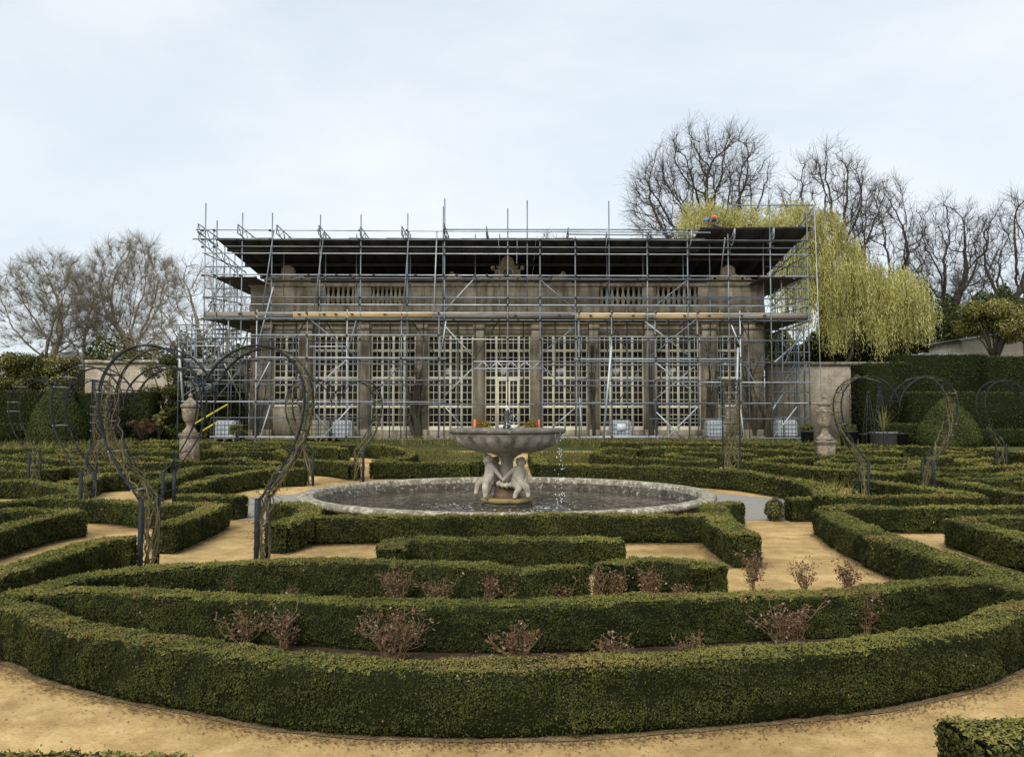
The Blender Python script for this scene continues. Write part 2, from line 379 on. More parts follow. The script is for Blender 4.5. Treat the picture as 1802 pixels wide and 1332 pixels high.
# ================================================================== GROUND
def sheet(name, xs, ys, dz, mat, hole=None, kind='structure'):
    V = [(x, y, g(x, y) + dz) for y in ys for x in xs]; n = len(xs)
    F = [(j * n + i, j * n + i + 1, (j + 1) * n + i + 1, (j + 1) * n + i) for j in range(len(ys) - 1) for i in range(n - 1)]
    return tag(MB().add(V, np.array(F)).build(name, mat), kind=kind)
gy = np.r_[-6, np.arange(0, 44, 1.0), 50, 60, 80, 120, 200, 400, 900]
gx = np.r_[-600, -200, -80, -40, np.arange(-24, 25, 4.0), 40, 80, 200, 600]
sheet('ground', gx, gy, 0.0, M['grass_ground'])
sheet('sand_path', np.r_[-34, np.arange(-24, 25, 2.0), 34], np.r_[-2, np.arange(0, 35, 1.0)], .004, M['sand'])
# grey gravel round the pool
POOL = Vector((-.10, 16.6, 0)); POOL_R = 3.97
gvp = [(POOL.x + 7.4 * math.cos(a), POOL.y + 5.1 * math.sin(a)) for a in np.linspace(-.265, math.pi + .265, 60)]
mb = MB(); V = [(x, y, g(x, y) + .009) for x, y in gvp] + [(POOL.x, POOL.y, .009)]
mb.add(V, np.array([(i, (i + 1) % 60, 60) for i in range(60)])); tag(mb.build('gravel_path', M['gravel']), kind='structure')
SOIL = MB(); DIRT = MB(); FOOT = MB(); SOILZ = [.013]
def soil_poly(pts):
    z = SOILZ[0]; SOILZ[0] += .0006
    pts = [P(*p) for p in pts]; c = sum(pts, Vector()) / len(pts); n = len(pts)
    V = [(p.x, p.y, g(p.x, p.y) + z) for p in pts] + [(c.x, c.y, g(c.x, c.y) + z)]
    SOIL.add(V, np.array([(i, (i + 1) % n, n) for i in range(n)]))
# ================================================================== HEDGES
LEAFK = 1.0
def hedge(label, secs, w=.3, h=.4, top=.0, density=1.0, ragged=0.0, name='hedge', brown=0.0, world=None, mat='hedge', leafmin=.0095, cat='hedge', group='clipped parterre hedges', hz=None):
    mb = MB(); rng = np.random.default_rng(abs(hash(label)) % 100000 if False else sum(map(ord, label)))
    seed = int(rng.integers(1, 9999))
    allL = []
    for si, sec in enumerate(secs):
        if world: pts = crom([(x, y) for x, y in sec], 14)
        else: pts = crom([(P(px, py, h).x, P(px, py, h).y) for px, py in sec], 14)
        dist = max(3.0, float(np.mean(np.linalg.norm(pts, axis=1))))
        step = min(.12, max(.04, dist * .006))
        c = resample(pts, step); n = len(c)
        t = np.gradient(c, axis=0); t /= np.linalg.norm(t, axis=1)[:, None] + 1e-9
        nn = np.c_[-t[:, 1], t[:, 0]]
        # profile: (side -1..1, height 0..1)
        prof = np.array([(-.62, .0), (-.80, .06), (-.96, .16), (-1, .4), (-1, .7), (-.99, .93), (-.94, .99), (-.5, 1), (0, 1), (.5, 1), (.94, .99), (.99, .93), (1, .7), (1, .4), (.96, .16), (.80, .06), (.62, .0)])
        m = len(prof); zo = h * (1 + si * .004)
        gz = gv(c[:, 1])
        hl = zo * (1 + .035 * smooth_noise(c[:, 0], c[:, 1], seed + si, 1.3) + .02 * smooth_noise(c[:, 0], c[:, 1], seed + 7, 6))
        wl = w / 2 * (1 + .10 * smooth_noise(c[:, 0], c[:, 1], seed + 11 + si, 2.0))
        V = np.zeros((n, m, 3))
        V[:, :, :2] = c[:, None, :] + nn[:, None, :] * (prof[None, :, 0] * wl[:, None])[:, :, None]
        V[:, :, 2] = gz[:, None] + hl[:, None] * prof[None, :, 1]
        V += rng.normal(0, .006, V.shape)
        if dist < 16:   # lumps and pockets in the clipped face
            lump = .016 * smooth_noise(V[:, :, 0] + V[:, :, 2] * 1.7, V[:, :, 1] + V[:, :, 2] * 2.3, seed + 51, 9) + .012 * smooth_noise(V[:, :, 0] - V[:, :, 2] * 3, V[:, :, 1] + V[:, :, 2] * 4, seed + 52, 19)
            V[:, :, :2] += nn[:, None, :] * (np.sign(prof[None, :, 0]) * (np.abs(prof[None, :, 0]) > .9) * lump)[:, :, None]
        idx = np.arange(n * m).reshape(n, m)
        F = np.stack([idx[:-1, :-1], idx[1:, :-1], idx[1:, 1:], idx[:-1, 1:]], axis=-1).reshape(-1, 4)
        mb.add(V.reshape(-1, 3) - np.array([0, 0, 0]), [F, idx[0][None, ::-1], idx[-1][None, :]], .05)
        # leaves over the surface
        per = np.r_[0, np.cumsum(np.hypot(np.diff(prof[:, 0]) * w / 2, np.diff(prof[:, 1]) * h))]
        L = (n - 1) * np.linalg.norm(np.diff(c, axis=0), axis=1).mean()
        area = L * per[-1]
        dn = np.clip(np.linalg.norm(c, axis=1), 3.2, 60)
        ls = max(leafmin, .0016 * dist)
        N = int(density * LEAFK * 2.6 * area / (ls * ls * .9))
        N = min(N, 330000)
        u = rng.uniform(0, n - 1.001, N); i0 = u.astype(int); fu = (u - i0)[:, None]
        q = rng.uniform(0, per[-1], N); j0 = np.clip(np.searchsorted(per, q) - 1, 0, m - 2); fq = ((q - per[j0]) / (per[j0 + 1] - per[j0] + 1e-9))[:, None]
        A = V[i0, j0] * (1 - fu) + V[i0 + 1, j0] * fu; B = V[i0, j0 + 1] * (1 - fu) + V[i0 + 1, j0 + 1] * fu
        p = A * (1 - fq) + B * fq
        tg = np.c_[t[i0], np.zeros(N)]; e = B - A; e /= np.linalg.norm(e, axis=1)[:, None] + 1e-9
        nr = np.cross(e, tg) * 1.0
        side = np.sign(np.sum(nr[:, :2] * nn[i0] * prof[j0, 0][:, None], axis=1) + nr[:, 2] * (prof[j0, 1] > .9)); side[side == 0] = 1
        nr *= side[:, None]
        # ends
        ne = int(density * LEAFK * 2.6 * w * h / (ls * ls * .9)); 
        for (ci, sg) in ((0, -1), (n - 1, 1)):
            a = rng.uniform(-1, 1, ne); b = rng.uniform(0.03, 1, ne)
            pe = np.zeros((ne, 3)); pe[:, :2] = c[ci] + nn[ci] * (a * wl[ci])[:, None]; pe[:, 2] = gz[ci] + b * hl[ci]
            p = np.r_[p, pe]; nr = np.r_[nr, np.tile(np.r_[t[ci] * sg, 0], (ne, 1))]
        zrel = (p[:, 2] - gv(p[:, 1])) / h
        istop = nr[:, 2] > .6
        # hollow, uneven foot of the hedge
        foot = .09 + .06 * smooth_noise(p[:, 0], p[:, 1], seed + 3, 5)
        keep = (zrel > foot) | (rng.random(len(p)) < .25)
        if ragged: keep &= (smooth_noise(p[:, 0] * 1.0, p[:, 1] + p[:, 2] * 3, seed + 5, 6) > -1 + ragged) 
        if dist < 16:
            pit = smooth_noise(p[:, 0] * 1.0 - p[:, 2] * 2.1, p[:, 1] + p[:, 2] * 2.7, seed + 61, 11) + .5 * smooth_noise(p[:, 0] + p[:, 2] * 4, p[:, 1] - p[:, 2] * 3, seed + 62, 27)
            keep &= istop | (pit < .42 + .35 * (zrel > .25)) | (rng.random(len(p)) < .10)
        p, nr, zrel, istop = p[keep], nr[keep], zrel[keep], istop[keep]
        cl = smooth_noise(p[:, 0] + .7 * p[:, 2], p[:, 1] + 1.3 * p[:, 2], seed + 21, 14 / max(1, dist / 6))
        off = np.abs(rng.normal(0, .65, len(p))) * ls + (.25 + 1.1 * cl) * ls * .8
        p = p + nr * off[:, None]
        cl2 = smooth_noise(p[:, 0] - .5 * p[:, 2], p[:, 1] + p[:, 2], seed + 31, 3.0)
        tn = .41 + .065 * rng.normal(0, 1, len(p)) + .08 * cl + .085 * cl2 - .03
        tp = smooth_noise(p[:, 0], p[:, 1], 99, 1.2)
        tn = np.where(istop, tn + .32 + .09 * tp + top, tn)  # tops lighter than sides: olive new growth plus sky light put into the tone
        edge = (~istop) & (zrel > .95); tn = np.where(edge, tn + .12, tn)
        br = smooth_noise(p[:, 0] * 1.3 + 4, p[:, 1] * 1.3, 123, 1.9)
        pb = np.where(istop, np.clip((br - .2) * .6, 0, .5), np.clip((br - .9) * .4, 0, .15)) + brown + .004
        tn = np.where(rng.random(len(p)) < pb, rng.uniform(.88, 1, len(p)), np.clip(tn, 0, .87))
        sz = ls * rng.uniform(.6, 1.5, len(p))
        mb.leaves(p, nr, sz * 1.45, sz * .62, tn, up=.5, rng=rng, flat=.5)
        # soil strip under the hedge
        z = SOILZ[0]; SOILZ[0] += .0005
        ws = (w / 2 + .02) * (1 + .10 * smooth_noise(c[:, 0], c[:, 1], seed + 41, 4))
        sv = np.stack([np.c_[c + nn * ws[:, None], gz + z], np.c_[c - nn * ws[:, None], gz + z]], axis=1).reshape(-1, 3)
        k = np.arange(n - 1)[:, None] * 2
        DIRT.add(sv, np.concatenate([k, k + 1, k + 3, k + 2], axis=1))
        if dist < 17:   # trodden dirt and fallen bits thinning out from the foot
            nl = int(L * 1700); i_ = rng.integers(0, n, nl); sd = rng.choice((-1, 1), nl) * (w / 2 + np.abs(rng.normal(0, .075, nl)) - .03)
            q = c[i_] + nn[i_] * sd[:, None] + rng.normal(0, .05, (nl, 2)); zz_ = gv(q[:, 1]) + rng.uniform(.0125, .0165, nl); s_ = rng.uniform(.007, .022, nl)
            FOOT.leaves(np.c_[q, zz_], np.tile((0, 0, 1.), (nl, 1)), s_, s_ * .8, np.clip(rng.normal(.42, .2, nl), 0, 1), rng=rng, flat=.06)
    o = mb.build(name, M[mat])
    return tag(o, label, cat, group)
def circ(a0, a1, cx, cy, R, n=9): return [(cx + R * math.sin(a), cy - R * math.cos(a)) for a in np.linspace(a0, a1, n)]
# --- the big bowed hedge along the near path (traced as metres: a circle of radius 6.1)
FRp = [P(x, y, .4) for x, y in [(45, 1070), (106, 1092), (166, 1105), (226, 1117), (302, 1128), (392, 1140), (483, 1153), (560, 1161), (681, 1168), (832, 1171), (982, 1169), (1080, 1165), (1151, 1161), (1272, 1154), (1392, 1145), (1490, 1136), (1581, 1123), (1672, 1107), (1732, 1091), (1802, 1068)]]
FRw = [(-6.3, 9.3), (-5.9, 8.4), (-5.2, 7.4), (-4.55, 6.75)] + [(p.x, p.y) for p in FRp] + [(4.65, 6.95), (5.2, 7.6), (5.8, 8.6), (6.2, 9.6)]
hedge('long bowed hedge sweeping right across beside the sand path nearest the viewer', [FRw], .30, .40, world=True, leafmin=.0098)
hedge('long hedge with rose bushes on both its sides, second from the near path', [[(62, 1046), (120, 1040), (166, 1038), (241, 1041), (362, 1046), (498, 1051), (600, 1056), (711, 1060), (832, 1062), (952, 1062), (1058, 1058), (1181, 1052), (1272, 1049), (1362, 1045), (1483, 1041), (1560, 1033), (1611, 1027), (1702, 1023), (1765, 1027), (1800, 1042)]], .28, .40)
hedge('long hedge starting at the foot of the biggest heart arch, roses in front of it', [[(-40, 1070), (10, 1054), (60, 1038), (121, 1020), (211, 1005), (302, 997), (392, 991), (498, 986), (575, 985), (650, 987), (741, 990), (832, 994), (892, 1001), (945, 1002), (995, 996), (1018, 1000)]], .28, .40)
hedge('short ragged hedge with see-through gaps near the middle of the sand path', [[(1066, 995), (1136, 985), (1190, 988), (1226, 992), (1262, 999)]], .30, .38, ragged=.35)
hedge('short straight block hedge with a hooked end, parallel to the hedge before the pool', [[(688, 966), (692, 957), (697, 951)], [(690, 950), (760, 949.5), (862, 949.5), (1000, 949.5), (1095, 949)]], .34, .40)
hedge('straight hedge close before the near side of the round pool', [[(560, 910), (700, 908.5), (900, 907.5), (1100, 908), (1246, 908)]], .34, .40)
hedge('stepped hedge curling from pool rim to a square end on the sand path', [[(1295, 884), (1272, 886), (1257, 891)], [(1255, 890), (1258, 902), (1268, 917)], [(1266, 915), (1288, 931), (1313, 944)]], .42, .40)
hedge('U-shaped hedge corner between pool rim and the right post of the biggest arch', [[(486, 884), (515, 885.5), (538, 891), (545, 899), (538, 908), (518, 916), (486, 924)]], .34, .40)
hedge('diagonal hedge from the path mouth running to the end of the bowed hedge', [[(1452, 898), (1468, 905), (1495, 919), (1551, 944), (1606, 963.6), (1662, 981), (1718, 999), (1770, 1015), (1815, 1034)]], .42, .40)
hedge('straight hedge with white-flecked foot running off behind the diagonal hedge', [[(1450, 896), (1502, 894), (1618, 894), (1702, 893), (1802, 891.5), (1900, 890)]], .34, .40)
hedge('greyish V-shaped hedge at the frame edge enclosing a small planted bed', [[(1900, 976), (1840, 957), (1790, 944), (1740, 931), (1703, 920), (1686, 916)], [(1685, 917), (1720, 912), (1755, 911.5), (1802, 913), (1900, 916)]], .36, .40, top=-.08)
hedge('V-shaped hedge whose tip touches the path between two arch feet', [[(-60, 892), (0, 886), (60, 880.5), (100, 879), (150, 880), (200, 882), (250, 886.5), (333, 888.5), (376, 889.5)], [(384, 889), (365, 898), (340, 908), (312, 918), (290, 924.5)]], .34, .40)
hedge('thick hedge bending up to the left foot of the biggest heart arch', [[(-60, 1028), (0, 1008), (47, 995), (109, 974), (155, 959), (200, 950), (236, 948)]], .36, .40)
hedge('acute V-shaped hedge, brown stems in its bed, ending before a sand gap', [[(-80, 946), (0, 928), (33, 920), (67, 912), (105, 905), (140, 900.5)], [(128, 899), (100, 898), (60, 896.8), (20, 898), (-60, 903)]], .32, .40)
hedge('hairpin hedge with a dark hollow inside, at the second arch foot', [[(-60, 845), (0, 847), (33, 847), (60, 849), (92, 854), (125, 860), (142, 866), (138, 870), (110, 873.5), (85, 877), (55, 881)]], .32, .40)
hedge('angled hedge behind the second heart arch foot, facing the sand gap', [[(88, 853), (130, 849), (150, 845), (168, 838), (188, 835.5), (208, 834.5)], [(206, 834), (250, 834), (292, 832.5)]], .40, .42)
hedge('broad-topped hedge arm rising behind the single dark arch post', [[(262, 850), (290, 844.5), (315, 836), (332, 828), (353, 821.8)]], .42, .42)
hedge('long tall-sided hedge curving along the grey gravel toward the pool', [[(318, 858), (342, 853), (366, 845), (400, 837.5), (440, 831.5), (490, 827.5), (537, 826)]], .32, .44)
hedge('low hedge behind brown stems joining the gravel hedge at a point', [[(353, 821.5), (400, 821.8), (450, 823), (490, 825.5)]], .28, .40)
hedge('short hedge block ending at grey gravel left of the pool', [[(313, 871.5), (350, 872), (390, 874), (424, 876)]], .34, .40)
hedge('V-shaped hedge far off at the frame edge behind the leftmost arch foot', [[(-60, 828), (0, 828), (50, 829), (85, 828), (104, 823.5), (125, 821.8), (150, 822), (180, 824), (213, 826)]], .34, .40)
hedge('low wavy hedge running behind the leftmost heart arch foot', [[(-60, 813), (0, 816), (50, 819), (92, 821.5)]], .3, .40)
hedge('long thin hedge passing below the leftmost arch to the dark post', [[(-60, 801), (0, 803.5), (67, 806), (100, 810), (150, 813), (200, 816.5), (250, 816), (300, 816)]], .3, .40)
hedge('long wavy hedge passing just in front of the lidded urn plinth', [[(30, 800), (100, 803), (170, 806), (250, 805), (283, 808), (315, 812), (350, 812.5), (383, 810.5), (416, 809.5), (450, 814), (491, 818.5)]], .3, .40)
hedge('dark straight hedge running behind the lidded urn plinth', [[(100, 799), (183, 796.5), (250, 796), (315, 796), (400, 796), (491, 796)], [(491, 796), (503, 801), (509, 804)]], .3, .46)
hedge('looped hedge just beyond the lidded urn plinth', [[(493, 788.5), (440, 790.5), (400, 792), (378, 791), (389, 787), (416, 785.3), (450, 785.6), (493, 786)]], .3, .40)
hedge('thin far hedge between the two left urn-side arches', [[(60, 795), (130, 793), (220, 792.5), (300, 791)]], .3, .40)
hedge('farthest thin hedge line below the left yew wall', [[(-60, 791), (50, 790), (150, 789.5), (235, 787), (300, 784.5), (326, 783)]], .3, .36)
hedge('dark far hedge along the scaffold base behind the left arches', [[(240, 778.5), (330, 779), (420, 780), (500, 781), (545, 782)]], .35, .40)
hedge('hedge segment seen through the small twisted arch, sand before it', [[(515, 788), (555, 787), (583, 788.5), (606, 792)]], .32, .44)
hedge('hedge stub behind the foot of the small twisted arch, beside the pool', [[(508, 810), (545, 811), (590, 814), (625, 818.5)]], .34, .42)
hedge('horseshoe hedge rounding a sand bend and running straight behind the pool', [[(545, 780), (600, 783), (650, 785), (690, 788.5), (712, 792), (725, 797.5), (720, 803), (700, 808), (676, 812), (660, 815)], [(658, 815.5), (700, 815.5), (760, 815.5), (829, 816)], [(834, 815), (841, 806), (846, 796)]], .34, .44)
hedge('long hedge curving round the far side of the pool to a brown shoulder', [[(943, 797), (948, 807), (953, 817)], [(955, 818), (1000, 819), (1066, 820.5), (1150, 822.5), (1216, 825.5), (1300, 831), (1350, 837), (1383, 842), (1416, 849), (1440, 858), (1450, 867), (1452, 876)]], .42, .46, brown=.015)
hedge('pointed V-shaped hedge with seed stalks inside, beside the small round shrub', [[(1386, 878), (1431, 878), (1470, 877), (1550, 875), (1602, 874), (1680, 873.5), (1722, 875.5)], [(1722, 874.5), (1690, 869.5), (1652, 863), (1602, 857), (1552, 849), (1512, 843.5)]], .34, .40)
hedge('straight dark hedge ending at the left foot of the thin heart arch', [[(1292, 811.8), (1350, 817), (1400, 821.6), (1450, 826), (1484, 829)], [(1484, 829), (1506, 830)]], .34, .42)
hedge('long hedge in front of the open stone vase, bending back at its end', [[(1330, 811), (1400, 807.5), (1450, 806), (1502, 804), (1602, 806), (1643, 807), (1680, 804), (1706, 801), (1706, 797.5), (1668, 796), (1648, 796)]], .32, .42)
hedge('oval ring hedge around the slender metal obelisk', [[(1445, 815), (1480, 811), (1540, 809.3), (1590, 811), (1616, 815), (1590, 818.5), (1520, 819.5), (1470, 818), (1446, 815.2)]], .30, .36)
hedge('wavy hedge circling outside the oval ring and turning back at its end', [[(1441, 816.5), (1483, 822), (1550, 824), (1627, 825.5), (1702, 825), (1731, 822), (1732, 818), (1706, 815.5), (1690, 812.5), (1706, 810), (1745, 809)]], .30, .40)
hedge('low hedge behind the posts of the thin heart arch, hollow at one end', [[(1521, 832), (1565, 836), (1588, 832.5), (1627, 832), (1685, 834.5), (1752, 835.5), (1802, 832), (1900, 827)]], .32, .42)
hedge('diagonal hedge running from the thin arch foot out of frame', [[(1900, 887), (1802, 868.5), (1752, 861.5), (1702, 852.5), (1665, 844.5), (1641, 843)]], .36, .40)
hedge('inner hedge branching behind the diagonal one at the frame edge', [[(1682, 842.5), (1735, 845), (1802, 842.5), (1900, 839)]], .34, .42)
hedge('brownish low hedge under the last heart arch foot', [[(1738, 821.5), (1802, 821.5), (1900, 821)]], .34, .40, brown=.2)
hedge('far hedge line in front of the big yew cone', [[(1600, 786.5), (1640, 788), (1718, 791.5), (1760, 794), (1802, 798), (1880, 803)]], .35, .46)
hedge('short far hedge beside the row of black planters', [[(1500, 785.5), (1540, 785.5), (1578, 786.5), (1617, 788)]], .34, .42)
hedge('wavy far hedge meeting the open vase plinth on its near side', [[(1300, 792), (1340, 792), (1376, 793), (1400, 796), (1435, 800.5)]], .32, .42)
hedge('far hedge stub just beside the open vase plinth', [[(1471, 796.5), (1500, 794), (1543, 795), (1589, 797.5)]], .32, .42)
hedge('farthest thin hedge behind the open vase plinth', [[(1395, 790.5), (1435, 789.8), (1500, 789.5), (1575, 791)]], .3, .38)
hedge('hooked hedge curling round a dark hollow right behind the fountain', [[(1128, 792.5), (1095, 790.5), (1068, 790.5), (1053, 795), (1050, 800), (1083, 805), (1150, 809), (1216, 812.3), (1261, 813.3)]], .32, .42)
hedge('narrow spiral hedge under the edge-on rose arch', [[(1258, 808.5), (1216, 806.8), (1180, 803.5), (1184, 799.5), (1225, 797.5), (1275, 799.5), (1330, 801.5)]], .32, .40)
hedge('far straight hedge behind the edge-on rose arch', [[(1130, 789), (1181, 790), (1250, 790.5), (1310, 790.5)]], .34, .42)
hedge('farthest hedge line along the scaffold base behind the fountain', [[(1060, 779.5), (1200, 780.5), (1330, 782), (1440, 784)]], .36, .38)
# clipped hedges of the near path
hedge('light green hedge corner at the bottom edge, nearest to the camera', [[(1693, 1291), (1760, 1288), (1880, 1284)]], .34, .40, leafmin=.016, density=.9, ragged=.15)
hedge('strip of sprouting hedge top peeping in along the bottom edge', [[(-60, 1342), (80, 1340), (200, 1341), (318, 1345)]], .22, .40, leafmin=.016, density=.8, ragged=.2)
# a small round box shrub on the gravel
def blob(label, name, c, r, sc, mat, n, ls, cat, group=None, tone=.45, tsd=.15, seed=1, parent=None, bumpy=.2, inner=.55):
    rng = np.random.default_rng(seed); mb = MB()
    d = rng.normal(0, 1, (n, 3)); d /= np.linalg.norm(d, axis=1)[:, None]
    f = 1 + bumpy * np.sin(d[:, 0] * 5 + seed) * np.cos(d[:, 1] * 4 + d[:, 2] * 5 + seed)
    rad = rng.uniform(inner, 1, n) ** .5 * f
    p = np.array(c) + d * rad[:, None] * r * np.array(sc)
    tn = np.clip(tone + tsd * rng.normal(0, 1, n) + .12 * np.sin(p[:, 0] * 9 / r * .3 + seed) * np.sin(p[:, 2] * 9 / r * .3), 0, 1)
    mb.leaves(p, d, ls * rng.uniform(.7, 1.4, n), ls * .55 * rng.uniform(.7, 1.3, n), tn, rng=rng)
    o = mb.build(name, M[mat], parent)
    if label: tag(o, label, cat, group)
    return o
p = P(1363, 917)
blob('small brownish round shrub standing alone on the grey gravel', 'round_shrub', (p.x, p.y, .21), .2, (.9, .9, 1.05), 'hedge', 1500, .045, 'shrub', tone=.5, tsd=.25, seed=4, bumpy=.12)
# soil in the beds
soil_poly([(60, 1075), (300, 1180), (560, 1210), (830, 1220), (1100, 1210), (1400, 1185), (1740, 1110), (1740, 1085), (1400, 1110), (900, 1125), (500, 1110), (200, 1085)])
soil_poly([(170, 1062), (400, 1090), (700, 1105), (980, 1105), (960, 1045), (700, 1035), (400, 1040)])
soil_poly([(0, 945), (120, 905), (40, 905), (-60, 930)])
soil_poly([(640, 880), (480, 850), (520, 835)]) if False else None
soil_poly([(1500, 868), (1560, 868), (1700, 880), (1500, 886)])
soil_poly([(390, 845), (450, 836), (490, 832), (400, 829)])
# ================================================================== ROSE BUSHES
def rose_bush(label, px, py, hgt, spread, seed, leafy=1.0):
    rng = np.random.default_rng(seed); b = P(px, py)
    root = empty('rose_bush', (b.x, b.y, g(b.x, b.y)), 0, label, 'rose bush', 'rose bushes in the hedged beds')
    st = MB(); lf = MB(); S0 = []; S1 = []; R0 = []; R1 = []; LP = []
    for k in range(int(10 + 22 * spread)):
        a = rng.uniform(0, 6.28); lean = rng.uniform(.1, .75) * spread
        tip = np.array([math.cos(a) * lean, math.sin(a) * lean * .6, hgt * rng.uniform(.65, 1.05)])
        p = np.array([math.cos(a) * .03, math.sin(a) * .03, 0]); n = 6
        for i in range(n):
            t = (i + 1) / n; q = np.array([tip[0] * t ** 1.3, tip[1] * t ** 1.3, tip[2] * t]) + rng.normal(0, .012, 3)
            S0.append(p); S1.append(q); R0.append(.0052 * (1 - .6 * i / n)); R1.append(.0052 * (1 - .6 * (i + 1) / n))
            if i >= 2:
                for _ in range(rng.integers(1, 3)):
                    d = rng.normal(0, 1, 3); d[2] = abs(d[2]); d /= np.linalg.norm(d); e = q + d * rng.uniform(.04, .12) * (hgt / .4)
                    S0.append(q); S1.append(e); R0.append(.003); R1.append(.0015)
                    m = rng.integers(2, 5)
                    LP += [e + rng.normal(0, .018, 3) for _ in range(int(m * leafy * 1.2))] + [q + (e - q) * rng.uniform(.3, 1) + rng.normal(0, .012, 3) for _ in range(int(1.2 * leafy))]
            p = q
    st.segs(S0, S1, np.array(R0), np.array(R1), 5); st.build('stems', M['rose_stem'], root)
    LP = np.array(LP); n = len(LP); nm = rng.normal(0, .5, (n, 3)) + np.array([0, -.3, .7])
    s = rng.uniform(.018, .036, n)
    lf.leaves(LP, nm, s, s * .6, np.clip(rng.normal(.5, .25, n), 0, 1), rng=rng); lf.build('leaves', M['rose_leaf'], root)
    return root
RB = [('dense reddish rose bush, widest of those in the bed behind the bowed hedge', 690, 1183, .36, .26, 1.7),
 ('forked rose bush with two leafy arms before the left end of the second hedge', 300, 1128, .34, .17, 1.0),
 ('sparse rose bush beside the forked one, leaning over the bowed hedge', 430, 1148, .27, .16, .8),
 ('upright reddish rose bush between the sparse leaning one and the dense widest one', 500, 1156, .30, .12, 1.0),
 ('two-pronged rose bush below the fountain, one prong tall and one low', 912, 1190, .31, .16, 1.2),
 ('small low rose bush right of the two-pronged one below the fountain', 1078, 1184, .24, .13, 1.0),
 ('tall spreading rose bush with bare pale stems, biggest in the right half', 1385, 1162, .39, .24, 1.4),
 ('narrow upright rose bush behind the tall spreading bare-stemmed one', 1525, 1130, .33, .12, 1.1),
 ('bushy rose bush nearest the right tip of the bowed bed', 1665, 1092, .26, .14, 1.1),
 ('thin rose bush with a single straw stem in the right tip', 1712, 1082, .24, .07, .7),
 ('pale pinkish rose bush at the left end of the middle bed', 345, 1062, .24, .12, 1.2),
 ('tiny rose bush next to the pale pinkish one in the middle bed', 398, 1064, .20, .07, 1.0),
 ('almost leafless rose twig below the pool rim in the middle bed', 510, 1068, .18, .06, .4),
 ('fan-shaped rose bush in front of the short block hedge end', 700, 1072, .33, .17, 1.2),
 ('low rose bush with a tall left prong before the dipped hedge', 862, 1078, .29, .10, 1.1),
 ('yellow-tinged loose rose bush beside the dipped hedge', 905, 1078, .24, .12, 1.0),
 ('loose twiggy rose bush at the gap where the path shows through', 985, 1076, .25, .13, .9),
 ('grey-stemmed rose bush standing right in the hedge gap', 1048, 1070, .32, .10, .8),
 ('rose bush with curled tips in front of the ragged hedge', 1142, 1066, .33, .09, 1.1),
 ('very low rose bush at the foot of the ragged hedge', 1195, 1066, .17, .09, .9),
 ('spiky rose bush by the square hedge end, purple tips against the path', 1325, 1050, .37, .12, 1.2),
 ('airy rose bush with red tips silhouetted against the sand path', 1418, 1052, .32, .16, .8),
 ('leaning rose bush between the small low one and the bare-stemmed one', 1215, 1176, .20, .12, .8),
 ('wide thin rose bush filling the gap before the short block hedge', 770, 1074, .26, .14, .8),
 ('tangled rose bush right behind the grey-stemmed one', 1090, 1068, .27, .12, .9),
 ('compact red-leaved rose bush last in line before the diagonal hedge', 1492, 1047, .28, .12, 1.5)]
for i, (lab, px, py, h, s, lf) in enumerate(RB): rose_bush(lab, px, py, h * 1.1, s * 1.85, 100 + i, lf)
# ================================================================== LOW PLANTING (stuff)
def tufts(name, label, polys, dens, hgt, seed, tone=.5, mat='grassy', cat='ground cover'):
    rng = np.random.default_rng(seed); PT = []; LL = []
    for poly in polys:
        w = np.array([(P(*p).x, P(*p).y) for p in poly]); lo, hi = w.min(0), w.max(0)
        n = int(dens * (hi - lo).prod()); q = rng.uniform(lo, hi, (n, 2)); ins = np.zeros(n, bool)
        for i in range(len(w)):
            a, b = w[i], w[(i + 1) % len(w)]
            c = ((a[1] > q[:, 1]) != (b[1] > q[:, 1])) & (q[:, 0] < (b[0] - a[0]) * (q[:, 1] - a[1]) / (b[1] - a[1] + 1e-9) + a[0])
            ins ^= c
        PT.append(q[ins])
    q = np.concatenate(PT); n = len(q)
    hh = hgt * rng.uniform(.4, 1.2, n) * (1 + .3 * smooth_noise(q[:, 0], q[:, 1], seed, 2))
    base = np.c_[q, gv(q[:, 1]) + .0]; mb = MB()
    lean = rng.normal(0, .35, (n, 2)) * hh[:, None]; tip = base + np.c_[lean, hh]
    a = rng.uniform(0, 6.28, n); wv = np.c_[np.cos(a), np.sin(a), np.zeros(n)] * (.006 + .03 * hgt) * rng.uniform(.5, 1.3, n)[:, None]
    mid = base * .45 + tip * .55
    V = np.stack([base - wv * .4, mid - wv, tip, mid + wv], axis=1).reshape(-1, 3)
    tn = np.clip(tone + .2 * rng.normal(0, 1, n) + .15 * smooth_noise(q[:, 0], q[:, 1], seed + 1, 1.5), 0, 1)
    mb.add(V, np.arange(4 * n).reshape(n, 4), tn)
    return tag(mb.build(name, M[mat]), label, cat, kind='stuff')
tufts('groundcover', 'olive rough groundcover filling the beds behind the fountain', [[(690, 832), (832, 832), (842, 800), (700, 792), (735, 810)], [(955, 838), (1045, 838), (1060, 815), (1045, 800), (948, 800)]], 520, .17, 5, .46)
tufts('dry_border', 'scruffy dry border plants along the foot of the scaffold', [[(600, 786), (1000, 786), (1000, 776), (600, 776)], [(990, 790), (1440, 797), (1440, 781), (990, 777)], [(0, 800), (240, 798), (235, 780), (0, 780)]], 55, .32, 6, .42)
tufts('seed_stalks', 'pale seed stalks and weeds inside the pointed hedge beds', [[(1380, 868), (1480, 885), (1640, 885), (1500, 865), (1440, 850)]], 60, .30, 8, .6)
